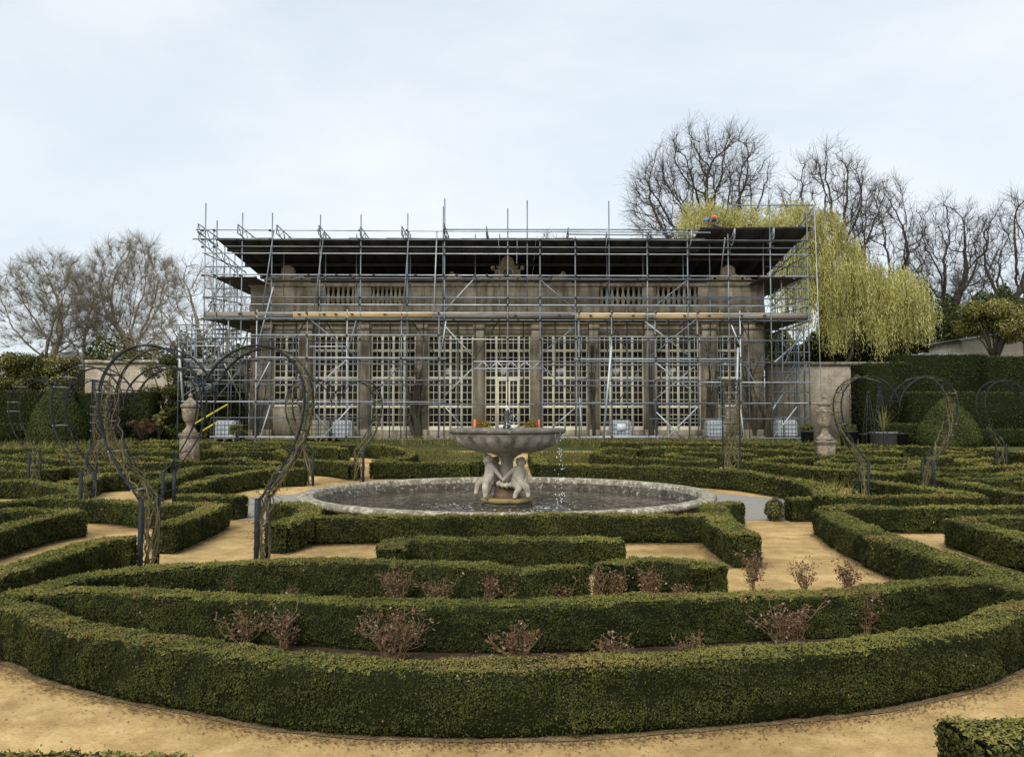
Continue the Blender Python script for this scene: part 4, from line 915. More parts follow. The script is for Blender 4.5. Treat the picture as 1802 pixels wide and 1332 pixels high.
# glazed windows
rows = [589, 617, 665, 716, 757]; prow = [2, 4, 4, 3]
for k, (a, b) in enumerate(WINS):
    x0, x1 = X(a), X(b); short = k in (0, 8); zlo = zshort if short else zs
    w = MB(); y0, y1 = WY + .10, WY + .20; nl = 2 if short else 4; door = k == 4
    T = .055
    zz = [Z(r) for r in rows[:4 if short else 5]]
    w.span((x0, y0, zlo), (x0 + T, y1, zt)); w.span((x1 - T, y0, zlo), (x1, y1, zt))
    xs_ = [x0 + (x1 - x0) * i / nl for i in range(nl + 1)]
    for i in range(1, nl):
        thick = .115
        w.span((xs_[i] - thick / 2, y0 - .02, zlo), (xs_[i] + thick / 2, y1 - .002, zt - .002))
    for i, z in enumerate(zz):
        h_ = .13 if 0 < i < len(zz) - 1 else .10
        zc = z if 0 < i < len(zz) - 1 else (z - h_ / 2 if i == 0 else z + h_ / 2)
        w.span((x0 + T + .002, y0 - .012, zc - h_ / 2), (x1 - T - .002, y1 - .006, zc + h_ / 2))
    if not short: w.span((x0 + T + .002, y0 - .008, zlo + .1), (x1 - T - .002, y1 - .01, zlo + .2))
    win = w.build('window', M['cream'], O0)
    gb = MB()
    for i in range(nl):
        xm = (xs_[i] + xs_[i + 1]) / 2
        gb.span((xm - .015, y0 + .022, zlo + .1), (xm + .015, y0 + .052, zt - .1))
    for i in range(len(zz) - 1):
        for j in range(1, prow[i]):
            z = zz[i] + (zz[i + 1] - zz[i]) * j / prow[i]; gb.span((x0 + T, y0 + .026, z - .015), (x1 - T, y0 + .048, z + .015))
    gb.build('glazing_bars', M['cream'], win)
    gl = MB(); gl.span((x0 + .01, y0 + .058, zlo + .02), (x1 - .01, y0 + .066, zt - .02)); gl.build('glass', M['glass'], win)
    if door:
        for sg in (0, 1):
            m_ = MB(); xa = xs_[1 + sg] + .06; xb = xs_[2 + sg] - .012
            m_.span((xa, y0 - .09, zs + .03), (xa + .07, y0 - .03, Z(667))); m_.span((xb - .07, y0 - .09, zs + .03), (xb, y0 - .03, Z(667)))
            m_.span((xa + .072, y0 - .085, zs + .03), (xb - .072, y0 - .035, zs + .28)); m_.span((xa + .072, y0 - .085, Z(667) - .1), (xb - .072, y0 - .035, Z(667)))
            dr = m_.build('door', M['cream'], O0)
            m_ = MB(); m_.sphere((xb - .035 if sg == 0 else xa + .035, y0 - .11, zs + 1.1), .03, 8, 6); m_.build('handle', M['bronze'], dr)
# stone plinth course and steps
mb = MB(); mb.span((XL - .1, WY - .28, ZB - .2), (XR + .1, WY - .175, ZB + .18)); mb.build('plinth_course', M['ham_stone'], O0)
mb = MB(); mb.span((X(840), WY - 1.0, ZB - .1), (X(946), WY - .30, ZB + .16)); mb.span((X(830), WY - 1.5, ZB - .1), (X(956), WY - 1.003, ZB + .03)); mb.build('step', M['ham_plain'], O0)
# vines on the orangery: bare wall shrubs, each its own plant
def vine(label, px, top, spread, seed, r0=.09, n=7, lean=0):
    rng = np.random.default_rng(seed); x = X(px); root = empty('wall_vine', (x, WY - .22, ZB), 0, label, 'wall vine', 'bare vines trained up the orangery')
    mb = MB(); zT = Z(top) - ZB; S = [[], []]
    for k in range(n):
        p = np.array([rng.normal(0, .08), 0, 0]); a = rng.normal(0, .35) + lean; pts = [p]; m = 14; fr = rng.uniform(.5, 1)
        for i in range(m):
            a += rng.normal(0, .35) - .25 * a
            p = p + np.array([math.sin(a) * spread * .12 + rng.normal(0, .02), rng.normal(0, .02), zT * fr / m]); p[1] = np.clip(p[1], -.12, .05); pts.append(p)
            if i > 2 and rng.random() < .8:
                q = p + np.array([rng.normal(0, .4 * spread), rng.normal(-.03, .04), rng.uniform(-.1, .5)]); S[0].append(p); S[1].append(q)
        mb.tube(pts, np.linspace(r0 * rng.uniform(.3, 1), .012, len(pts)), 6)
    mb.segs(S[0], S[1], np.full(len(S[0]), .016), np.full(len(S[0]), .006), 4)
    mb.build('stems', M['bark_dark'], root)
vine('thick dark twisted vine trunk spreading beside the third window', 738, 600, 1.0, 1, .20, 9, -.1)
vine('branching vine on the pier between the sixth and seventh windows', 1044, 600, .5, 2, .06, 8)
vine('dark vine on the pier left of the last tall window', 1144, 600, .5, 3, .12, 6)
vine('pale looping vine on the pilaster before the narrow end window', 1248, 590, .6, 4, .05, 8)
vine('wiry vine over the far end pier of the orangery', 1326, 590, .9, 5, .05, 10)
vine('bare vine on the near-urn end pier of the orangery', 452, 600, .8, 6, .05, 9)
vine('thin vine between the first narrow window and the next one', 540, 640, .7, 7, .04, 6)
vine('stout bare trunk at the far end corner of the orangery', 1352, 640, .5, 8, .22, 5)
# ================================================================== THINGS ALONG THE ORANGERY
def ibc(label, px0, px1, pyb, Y, mat, lab_=False):
    x0, x1 = xat(px0, 750, Y), xat(px1, 750, Y); w = x1 - x0; zb = g(0, Y); h = 1.08; d = 1.0
    root = empty('water_tank', ((x0 + x1) / 2, Y, zb), 0, label, 'bulk tank', 'caged bulk water tanks by the wall')
    mb = MB()
    for s in (-.4, 0, .4): mb.box((s * w, 0, .06), (.1, d, .10))
    mb.box((0, 0, .125), (w, d, .025)); mb.build('pallet', M['pallet'], root)
    bm = bmesh.new(); bmesh.ops.create_cube(bm, size=1); bmesh.ops.scale(bm, vec=(w - .08, d - .08, h - .2), verts=bm.verts); bmesh.ops.translate(bm, vec=(0, 0, .15 + (h - .2) / 2), verts=bm.verts)
    bmesh.ops.bevel(bm, geom=bm.edges[:], offset=.09, segments=3, affect='EDGES'); me = bpy.data.meshes.new('tank'); bm.to_mesh(me); bm.free(); me.materials.append(M[mat])
    o = bpy.data.objects.new('tank', me); COL.objects.link(o); o.parent = root
    mb = MB(); mb.lathe([(.13, h - .06), (.13, h), (1e-5, h)], 14); mb.build('lid', M['black_plastic'], root)
    mb = MB(); n = 6
    for i in range(n + 1):
        x = -w / 2 + w * i / n
        for yy in (-d / 2, d / 2): mb.tube([(x, yy, .13), (x, yy, h - .03)], .012, 5)
    for i in range(5):
        z = .16 + (h - .22) * i / 4
        for yy in (-d / 2 - .004, d / 2 + .004): mb.tube([(-w / 2, yy, z), (w / 2, yy, z)], .012, 5)
        for xx in (-w / 2, w / 2): mb.tube([(xx, -d / 2, z), (xx, d / 2, z)], .012, 5)
    mb.build('cage', M['lead'], root)
    if lab_: mb = MB(); mb.box((.0, -d / 2 - .02, .66), (.42, .01, .34)); mb.build('notice', M['paper'], root)
ibc('grey caged tank beside the yellow stair rails at the end of the scaffold', 382, 421, 764, 40.2, 'tank')
ibc('dirty beige caged tank beside the bluish one under the second window', 537, 583, 768, 40.6, 'tank_beige')
ibc('bluish caged tank next to the dirty beige one', 587, 623, 768, 40.5, 'tank')
ibc('caged tank with a white notice on its front', 1072, 1110, 766, 40.6, 'tank', True)
ibc('pale caged tank half hidden by the edge-on rose arch', 1240, 1274, 766, 40.6, 'tank')
ibc('bluish caged tank outside the far corner of the orangery', 1363, 1400, 766, 40.8, 'tank')
def flower_pot(label, px, seed):
    x = X(px); Y = WY - 1.25; z = ZB + .03; rng = np.random.default_rng(seed); Y = 40.72
    x = xat(px, 745, Y); root = empty('flower_pot', (x, Y, z + .0), 0, label, 'flower pot', 'planted terracotta pots by the door')
    mb = MB(); mb.lathe([(.26, 0), (.36, .32), (.38, .36), (.42, .38), (.42, .46), (.38, .46), (.36, .42), (1e-5, .41)], 28); mb.build('pot', M['terracotta'], root, True)
    mb = MB(); n = 900; d = rng.normal(0, 1, (n, 3)); d /= np.linalg.norm(d, axis=1)[:, None]; d[:, 2] = np.abs(d[:, 2])
    p = np.array((0, 0, .5)) + d * rng.uniform(.2, 1, n)[:, None] * np.array((.5, .5, .48)) + rng.normal(0, .03, (n, 3))
    mb.leaves(p, d, .10, .05, np.clip(rng.normal(.5, .3, n), 0, 1), rng=rng, up=1); mb.build('flowers', M['flower'], root)
flower_pot('planted pot with yellowish leaves, beside the door near the third pier', 851, 1); flower_pot('planted pot with more red flowers on the far side of the door', 933, 2)
def barrier(label, px):
    Y = 40.6; x = xat(px, 745, Y); root = empty('barrier_board', (x, Y, g(0, Y)), 0, label, 'barrier', 'orange barriers by the door')
    mb = MB(); mb.box((0, 0, .62), (.14, .05, .86)); mb.build('panel', M['orange'], root); mb = MB(); mb.box((0, 0, .08), (.34, .5, .12)); mb.build('foot', M['black_plastic'], root)
barrier('orange barrier board beside the pot with yellowish leaves', 835.5); barrier('orange barrier board beside the pot with more red flowers', 949.5)
# ================================================================== SCAFFOLDING
S0 = empty('scaffolding', (0, 0, 0), 0, 'tube scaffolding with board decks and a dark temporary roof over the orangery', 'scaffolding')
YF, YO, YI = 39.3, 38.95, 40.95
TR = .030
CP = MB()
def std(px, top, Y, bot=None, r=TR, mat='steel', name='standard'):
    a = at(px, 660, Y); z1 = zat(top, Y); z0 = g(0, Y) if bot is None else zat(bot, Y)
    mb = MB(); mb.tube([(a.x, Y, z0), (a.x, Y, z1)], r, 8)
    if bot is None: mb.box((a.x, Y, z0 + .012), (.18, .18, .02))
    mb.build(name, M[mat], S0)
def led(px0, px1, py, Y, r=TR, mat='steel', py1=None, clamps=True):
    a = at(px0, py, Y); b = at(px1, py1 if py1 else py, Y)
    a.y = b.y = Y - .055
    mb = MB(); mb.tube([a, b], r, 8)
    mb.build('ledger', M[mat], S0)
def brace(p0, p1, Y, r=TR, mat='steel', Y1=None, name='brace'):
    a = at(*p0, Y); b = at(*p1, Y if Y1 is None else Y1); mb = MB(); mb.tube([a, b], r, 8); mb.build(name, M[mat], S0)
TALL = [(357, 358), (377.5, 388), (422.7, 375), (475.6, 375), (561, 378), (633, 378), (716, 376), (781.6, 350), (893.5, 367), (950.6, 420), (1013, 417), (1140.5, 412), (1212, 402), (1284, 412), (1358.5, 352), (1424.6, 358)]
for px, t in TALL: std(px, t, YF, mat='steel')
for px, t in ((779, 364), (928, 353), (1073, 354)): std(px, t, YF + .15, 560)
LOW = [450.6, 540, 610, 706, 772, 1019, 1076.6, 1153.5, 1228, 1303.5]
for px in LOW: std(px, 545 + (2 if px > 900 else 0), YO, mat='steel_light' if px in (450.6, 610, 1303.5) else 'steel')
INN = [497, 571, 625.6, 721, 836, 879, 1069, 1133, 1204, 1251, 1346]
for px in INN: std(px, 412, YI, 640)
for px in (402, 1377.6, 1406): std(px, 470 if px < 900 else 476, YF + .6)
# end returns: standards going back along both ends of the building
for (px, Y, t) in ((372, 41.5, 402), (392, 43.4, 420), (410, 45.2, 434), (1415, 41.5, 372), (1402, 43.2, 392), (1385, 45.2, 430), (1370, 47, 445)): std(px, t, Y)
Lg = 'steel_light'
for spec in [(345, 1250, 405, YF, Lg, 410), (340, 1425, 421.5, YF, 'steel', 424), (395, 1424, 434, YF, 'steel', 437.5), (357, 1428, 446, YF, Lg, 449), (357, 1432, 483.5, YF, Lg, 487), (470, 1250, 489, YF, 'steel', 492),
             (357, 1424, 523, YF, 'steel', 526.5), (372, 1424, 535.5, YF, Lg, 539), (780, 1240, 404.5, YF + .2, 'steel', 405), (1000, 1212, 413, YF + .2, 'steel', 415),
             (442, 1020, 551, YO, Lg, 552), (1005, 1310, 553.5, YO, Lg, 553.5), (357, 1428, 562, YF, 'steel', 565), (357, 770, 560, YO, 'steel', 562),
             (440, 772, 589.5, YO, Lg, 589.5), (357, 540, 594.5, YF, 'steel', 594.5), (770, 925, 597, YF, Lg, 598), (925, 1424, 598, YF, 'steel', 600), (1008, 1308, 593, YO, 'steel', 594),
             (450, 785, 629, YO, 'steel_light', 631), (357, 782, 632, YF, 'steel', 634), (1010, 1306, 632, YO, Lg, 632), (950, 1428, 636.5, YF, 'steel', 638), (1010, 1306, 635.5, YO, 'steel', 636),
             (357, 777, 669.5, YO, 'steel', 669.5), (1005, 1240, 669.5, YO, 'steel', 671), (1200, 1428, 672.5, YF, Lg, 673.5), (320, 785, 706.5, YO, Lg, 707.5), (950, 1308, 708.5, YO, 'steel', 709.5), (1300, 1428, 709.5, YF, 'steel', 710), (1380, 1446, 709.5, YF, Lg, 709.5),
             (370, 660, 768.5, YO, Lg, 769), (660, 790, 773, YO, 'steel', 773), (985, 1190, 770, YO, Lg, 769), (1240, 1300, 772, YO, 'steel', 772), (1335, 1428, 771, YF, 'steel', 771),
             (1288, 1432, 362, YF, 'steel', 362), (545, 612, 610, YO, Lg, 610)]:
    led(spec[0], spec[1], spec[2], spec[3], mat=spec[4], py1=spec[5])
for px in (460, 521, 552, 650, 686, 745, 806, 921, 977, 1036, 1104, 1178, 1268, 1318): std(px, 545, YI, 690 if px % 2 else None)
for py, a, b in ((523.5, 440, 1345), (536.5, 440, 1345), (581, 372, 1410), (600.5, 445, 800), (603, 960, 1345), (640, 445, 830), (643, 960, 1345), (676, 445, 830), (679, 960, 1345), (711, 445, 1345), (735, 372, 640), (737, 1140, 1420)): led(a, b, py, YI)
BR = [((482, 406), (461, 547), YF, YO), ((571, 405), (552, 548), YF, YO), ((720, 406), (710, 548), YF, YO), ((769, 406), (763, 560), YF, YO), ((782, 547), (835, 490), YF, YF), ((540, 558), (627, 628), YO, YO), ((615, 628), (532, 704), YO, YO),
      ((542, 716), (595, 773), YO, YO), ((627, 563), (611, 625), YO, YO), ((481, 505), (452, 612), YO, YO), ((475, 636), (450, 684), YO, YO), ((782, 573), (835, 630), YF, YF), ((782, 697), (832, 648), YF, YF), ((776, 708), (815, 752), YF, YF),
      ((621, 711), (563, 775), YO, YO), ((476, 712), (456, 775), YO, YO), ((950, 492), (1014, 547), YF, YF), ((1215, 489), (1134, 554), YF, YF), ((1014, 573), (949, 625), YF, YF), ((950, 641), (1014, 700), YF, YF), ((1014, 716), (972, 752), YF, YF),
      ((1134, 565), (1212, 626), YF, YF), ((1229, 559), (1146, 626), YO, YO), ((1146, 632), (1224, 693), YO, YO), ((1155, 725), (1201, 771), YO, YO), ((1228, 716), (1169, 775), YO, YO), ((1287, 572), (1304, 612), YO, YO), ((1152, 570), (1155, 622), YO, YO),
      ((1017, 572), (1023, 622), YO, YO), ((1020, 700), (1024, 772), YO, YO), ((1402, 716), (1362, 768), YF, YF), ((785, 565), (776, 620), YO, YO), ((1228, 640), (1150, 705), YI, YI), ((1276, 419), (1268, 484), YF, YI),
      ((1378, 600), (1392, 635), YF, YF + 1.5), ((1360, 640), (1405, 600), YF, YF + 3), ((1360, 720), (1380, 690), YF, YF + 3), ((402, 560), (402.5, 600), YF, YF), ((340, 692), (390, 668), YF, YF), ((395, 640), (430, 715), YF, YF + 2), ((1303, 720), (1310, 775), YO, YO)]
for p0, p1, ya, yb in BR: brace(p0, p1, ya, Y1=yb, mat='steel_light' if RNG.random() < .6 else 'steel')
for p0, p1 in (((497, 640), (540, 560)), ((571, 560), (610, 630)), ((650, 704), (706, 640)), ((721, 560), (770, 630)), ((880, 560), (836, 630)), ((1069, 560), (1110, 630)), ((1133, 640), (1090, 704)), ((1204, 560), (1250, 630)), ((1300, 560), (1340, 640)), ((1310, 640), (1345, 704)), ((379, 560), (420, 630)), ((379, 704), (430, 640)), ((1380, 640), (1420, 560)), ((1385, 704), (1420, 640))): brace(p0, p1, YI, mat='steel_light' if p0[0] % 3 == 0 else 'steel')
for px, t in ((342, 575), (364, 560), (391, 470), (415, 470), (434, 560)): std(px, t, YI + 1.5)
for px, t in ((1366, 480), (1388, 470), (1398, 480), (1416, 470)): std(px, t, YI + 1.5)
for py, a, b in ((470, 360, 440), (508, 365, 445), (596, 310, 440), (642, 310, 440), (660, 312, 440), (690, 312, 440), (725, 312, 440), (748, 320, 440)): led(a, b, py, YI + 1.5)
for py, a, b in ((470, 1346, 1425), (508, 1346, 1420), (552, 1350, 1420), (620, 1350, 1425), (655, 1350, 1425), (690, 1350, 1425), (735, 1350, 1425)): led(a, b, py, YI + 1.5)
for p0, p1 in (((366, 540), (392, 500)), ((366, 640), (400, 580)), ((320, 690), (356, 640)), ((318, 752), (345, 712)), ((400, 690), (430, 640)), ((1360, 540), (1395, 500)), ((1370, 690), (1398, 640)), ((1366, 640), (1416, 590)), ((1400, 760), (1420, 716))): brace(p0, p1, YI + 1.5)
brace((1076, 609), (1061.5, 776), YO - .2, .055, 'steel_light'); brace((1298.5, 612), (1295, 755), YO - .2, .055, 'steel_light')
brace((1433, 362), (1446, 715), YF, .018, 'steel_light', YF - 1.5, name='hanging_rope')
# outrigger brackets carrying the roof edge: lattice beams running back under the sheets
def bracket(px, py, Y, L, dz, mat='steel'):
    a = at(px, py, Y); b = Vector((a.x + .05, Y + L, a.z - dz)); h = Vector((0, 0, -.42)); mb = MB()
    mb.tube([a, b], .026, 6); mb.tube([a + h, b + h], .026, 6); mb.tube([a, a + h], .026, 6); n = max(2, int(L / .5))
    for i in range(n):
        p = a.lerp(b, i / n) + (h if i % 2 else Vector()); q = a.lerp(b, (i + 1) / n) + (Vector() if i % 2 else h); mb.tube([p, q], .018, 5)
    mb.build('roof_beam', M[mat], S0)
for px, py in ((348.5, 394), (418.5, 395), (487, 396), (561, 397), (634, 399), (707, 398), (781, 393), (856, 399), (1000, 401), (1146, 404)): bracket(px, py, YF - .6, 2.6, .12)
for px, py in ((1068, 402), (1217, 406), (1293, 402), (1362, 401)): bracket(px, py, YF - .3, 1.2, .5, 'steel_light')
bracket(1432, 398, YF, 7.5, .9); bracket(1434, 362, YF, 2.5, .5); bracket(350, 408, YF, 7, .8)
def back_tube(px, py, Y, px2, py2, Y2): brace((px, py), (px2, py2), Y, Y1=Y2, name='transom')
for a in ((357, 445, YF, 432, 478, 46.2), (357, 483, YF, 440, 505, 46), (357, 523, YF, 430, 535, 45), (357, 562, YF, 440, 578, 45), (357, 634, YF, 435, 645, 45), (357, 707, YF, 435, 712, 45),
          (1424, 449, YF, 1358, 483, 46), (1424, 487, YF, 1352, 520, 46), (1424, 526, YF, 1358, 545, 45), (1424, 539, YF, 1358, 556, 45), (1424, 565, YF, 1358, 590, 45), (1424, 637, YF, 1352, 645, 45), (1424, 673, YF, 1352, 676, 45), (1424, 710, YF, 1352, 709, 45)): back_tube(*a)
# decks
z5 = zat(565, YF)
def deck(x0, x1, y0, y1, z, mat, name='deck', t=.05):
    mb = MB(); n = max(1, int(round((y1 - y0) / .24)))
    for i in range(n):
        ya = y0 + (y1 - y0) * i / n; mb.span((x0 + RNG.uniform(0, .06), ya + .006, z), (x1 - RNG.uniform(0, .06), ya + (y1 - y0) / n - .006, z + t))
    mb.build(name, M[mat], S0)
XA, XB = xat(359, 555, YF), xat(1428, 555, YF)
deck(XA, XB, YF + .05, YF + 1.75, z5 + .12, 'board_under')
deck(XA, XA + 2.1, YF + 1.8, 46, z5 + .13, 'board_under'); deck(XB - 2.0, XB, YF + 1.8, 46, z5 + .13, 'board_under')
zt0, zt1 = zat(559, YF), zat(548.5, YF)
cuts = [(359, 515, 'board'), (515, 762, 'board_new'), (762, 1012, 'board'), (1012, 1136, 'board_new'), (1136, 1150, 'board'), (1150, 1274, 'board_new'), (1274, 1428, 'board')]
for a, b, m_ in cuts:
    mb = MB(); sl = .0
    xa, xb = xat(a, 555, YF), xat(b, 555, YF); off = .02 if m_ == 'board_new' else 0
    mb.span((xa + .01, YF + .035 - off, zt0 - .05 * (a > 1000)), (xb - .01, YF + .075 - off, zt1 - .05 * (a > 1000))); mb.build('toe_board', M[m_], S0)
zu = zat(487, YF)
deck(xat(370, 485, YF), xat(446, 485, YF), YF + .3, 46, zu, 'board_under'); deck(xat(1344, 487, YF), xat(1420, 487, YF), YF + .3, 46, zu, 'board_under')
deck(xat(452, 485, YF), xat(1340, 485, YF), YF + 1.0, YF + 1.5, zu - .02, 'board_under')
deck(xat(452, 632, YO), xat(780, 632, YO), YO + .2, YO + .5, zat(629, YO), 'board')
# lattice beam over the door
mb = MB(); za, zb = zat(636.5, YF), zat(649, YF); xa, xb = xat(834, 640, YF), xat(953, 640, YF)
for z in (za, zb): mb.tube([(xa, YF - .1, z), (xb, YF - .1, z)], .034, 8)
n = 9
for i in range(n):
    a = xa + .1 + (xb - xa - .2) * i / n; b = xa + .1 + (xb - xa - .2) * (i + 1) / n
    mb.tube([(a, YF - .1, zb if i % 2 == 0 else za), (b, YF - .1, za if i % 2 == 0 else zb)], .026, 6)
mb.build('lattice_beam', M['steel_light'], S0)
# temporary roof of sheeted boards
def roof(xa, xb, ya, za, yb, zb, name='roof_sheet'):
    mb = MB(); n = max(4, int((xb - xa) / .9)); t = .10
    for i in range(n):
        x0 = xa + (xb - xa) * i / n; x1 = xa + (xb - xa) * (i + 1) / n - .012; dz = RNG.normal(0, .012)
        V = [(x0, ya + RNG.normal(0, .03), za + dz), (x1, ya + RNG.normal(0, .03), za + dz), (x1, yb, zb + dz), (x0, yb, zb + dz)]
        V = V + [(x, y, z + t) for x, y, z in V]
        mb.add(np.array(V), np.array([(0, 3, 2, 1), (4, 5, 6, 7), (0, 1, 5, 4), (1, 2, 6, 5), (2, 3, 7, 6), (3, 0, 4, 7)]))
    mb.build(name, M['roof_sheet'], S0)
    for k in range(5):
        f = (k + .5) / 5; m2 = MB(); y = ya + (yb - ya) * f; z = za + (zb - za) * f
        m2.span((xa, y - .05, z - .16), (xb, y + .05, z - .02)); m2.build('purlin', M['board_under'], S0)
zr0 = zat(423, YF); zr1 = zat(403, YF)
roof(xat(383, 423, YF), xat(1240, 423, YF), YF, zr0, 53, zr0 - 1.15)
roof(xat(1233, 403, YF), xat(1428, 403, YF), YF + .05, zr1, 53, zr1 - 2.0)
mb = MB(); mb.span((xat(383, 423, YF) + .2, 53.0, Z(560)), (xat(1420, 423, YF), 53.06, zr0 - 1.0)); mb.build('added_dark_backing', M['roof_sheet'], S0)  # added dark backing that shuts off the light behind the balustrade
for (a, b) in ((383, 1240),):
    mb = MB(); mb.span((xat(a, 423, YF), YF - .06, zr0 - .02), (xat(b, 423, YF), YF - .025, zr0 + .06)); mb.build('edge_board', M['board_under'], S0)
# rusty couplers along the ledgers (too many to count)
for px, t in TALL + [(v, 545) for v in LOW]:
    low = px in LOW; Y = YO if low else YF
    for py in ([551, 561, 590, 630, 634, 670, 707, 768] if low else [406, 422, 435, 447, 485, 524, 536, 563, 597, 634, 670, 708]):
        if py < t or RNG.random() < .3: continue
        a = at(px, py, Y); CP.box((a.x, Y - .03, a.z), (.10, .13, .09))
for py in (484, 488, 552, 561, 563, 630, 633, 708):
    for px in np.arange(365, 1425, 26):
        if RNG.random() < .5: continue
        a = at(px + RNG.uniform(-9, 9), py + (3 if px > 900 else 0), YF - .06); CP.box(a, (.12, .09, .08))
tag(CP.build('couplers', M['coupler'], S0), kind='stuff')
# end stair tower
for px in (314, 336): std(px, 570 if px > 320 else 574, YF + 1.2)
for px, t in ((329, 600), (345, 572), (384, 572), (407, 580)): std(px, t, YF + 2.6)
for py, a, b in ((572, 312, 420), (579, 330, 400), (588, 316, 425), (602, 312, 395), (609, 330, 420), (633, 312, 400), (651, 316, 420), (676, 330, 425), (706, 312, 420)): led(a, b, py, YF + 1.2 + (py % 3) * .6, mat=Lg if py % 2 else 'steel')
for p0, p1 in (((320, 615), (352, 594)), ((352, 660), (395, 625)), ((318, 700), (352, 676)), ((360, 690), (392, 660))): brace(p0, p1, YF + 1.2)
for p0, p1 in (((339, 748), (384, 721)), ((356, 758.5), (383, 742)), ((384, 721), (402, 711))): brace(p0, p1, YF + .9, .045, 'yellow' , name='handrail')
deck(xat(355, 700, YF + 2), xat(420, 700, YF + 2), YF + 1.4, YF + 2.4, zat(698, YF + 2), 'board_under')
brace((315, 612), (322, 706), YF + .6, .06, 'steel_light')
# stacked tubes and boards on the ground
mb = MB()
for i in range(6): mb.tube([at(1030 + i * 3, 771 - i * .6, YO + .5), at(1155 + i * 2, 770 - i * .6, YO + .5 + .05 * i)], .035, 6)
tag(mb.build('tube_pile', M['steel_light']), 'low pile of pale tubes lying in front of the tank with the white notice', 'scaffold tubes')
# ================================================================== WORKER
Yw = YF + .9; wz = zat(403, Yw) ; wx = xat(1256, 395, Yw)
s = 1.0
wr = empty('person', (wx, Yw, wz), 0, 'worker in orange vest and blue helmet bending down on the scaffold roof', 'person')
J = [(.20, 0, .42, .15), (.10, 0, .50, .15), (-.06, -.02, .52, .165), (-.20, -.03, .47, .11), (-.30, -.05, .40, .10),
     (-.14, -.20, .46, .07), (-.24, -.22, .26, .055), (-.36, -.18, .10, .045), (-.42, -.17, .04, .04), (-.14, .16, .46, .07), (-.22, .2, .26, .055), (-.34, .16, .10, .045), (-.40, .15, .04, .04),
     (.22, -.11, .38, .11), (.02, -.14, .16, .085), (.30, -.13, .08, .065), (.36, -.13, .05, .06), (.22, .11, .38, .11), (.02, .14, .16, .085), (.30, .13, .08, .065), (.36, .13, .05, .06)]
E = [(0, 1), (1, 2), (2, 3), (3, 4), (2, 5), (5, 6), (6, 7), (7, 8), (2, 9), (9, 10), (10, 11), (11, 12), (0, 13), (13, 14), (14, 15), (15, 16), (0, 17), (17, 18), (18, 19), (19, 20)]
skin_body('body', J, E, M['clothes'], wr)
skin_body('vest', [(.14, 0, .475, .17), (.08, 0, .505, .185), (-.02, -.01, .53, .185), (-.10, -.02, .51, .165)], [(0, 1), (1, 2), (2, 3)], M['vest'], wr)
mb = MB(); mb.sphere((-.37, -.05, .36), .095, 12, 9, sc=(1, .9, 1.1)); mb.sphere((-.45, -.06, .33), .02, 6, 5); mb.build('face', M['skin'], wr, True)
mb = MB(); mb.sphere((-.39, -.05, .42), .135, 14, 9, sc=(1.05, .95, .8)); mb.box((-.50, -.05, .39), (.10, .16, .02)); mb.build('helmet', M['helmet'], wr, True)
mb = MB()
for sy in (-.17, .15): mb.sphere((-.43, sy, .04), .05, 8, 6, sc=(1.3, .8, .7)); [mb.tube([(-.46, sy + k * .02, .045), (-.51, sy + k * .022, .035), (-.53, sy + k * .022, .012)], .010, 5) for k in (-1.5, -.5, .5, 1.5)]; mb.tube([(-.42, sy + .05, .04), (-.46, sy + .07, .03)], .011, 5)
mb.build('hands', M['skin'], wr, True)
# ================================================================== GARDEN WALLS, YEW
def gwall(label, px0, px1, pytop, Y):
    x0, x1 = xat(px0, 660, Y), xat(px1, 660, Y); zt_ = zat(pytop, Y); z0 = g(0, Y) - .1
    root = empty('garden_wall', ((x0 + x1) / 2, Y, z0), 0, label, 'garden wall', 'old stone garden walls'); w = x1 - x0
    mb = MB(); mb.box((0, .3, (zt_ - .18 - z0) / 2), (w, .6, zt_ - .18 - z0)); mb.build('masonry', M['garden_wall'], root)
    mb = MB(); n = max(3, int(w / .9))
    for i in range(n): mb.box((-w / 2 + w * (i + .5) / n, .3, zt_ - z0 - .085 + RNG.normal(0, .006)), (w / n - .012, .86, .17))
    mb.build('coping', M['rim_stone'] if px0 < 500 else M['urn_stone'], root)
gwall('stained stone garden wall between the scaffold end and the dark yew hedge', 1352, 1620, 637, 44.0)
gwall('stone garden wall with white lichen coping behind the arches', 150, 432, 634, 44.0)
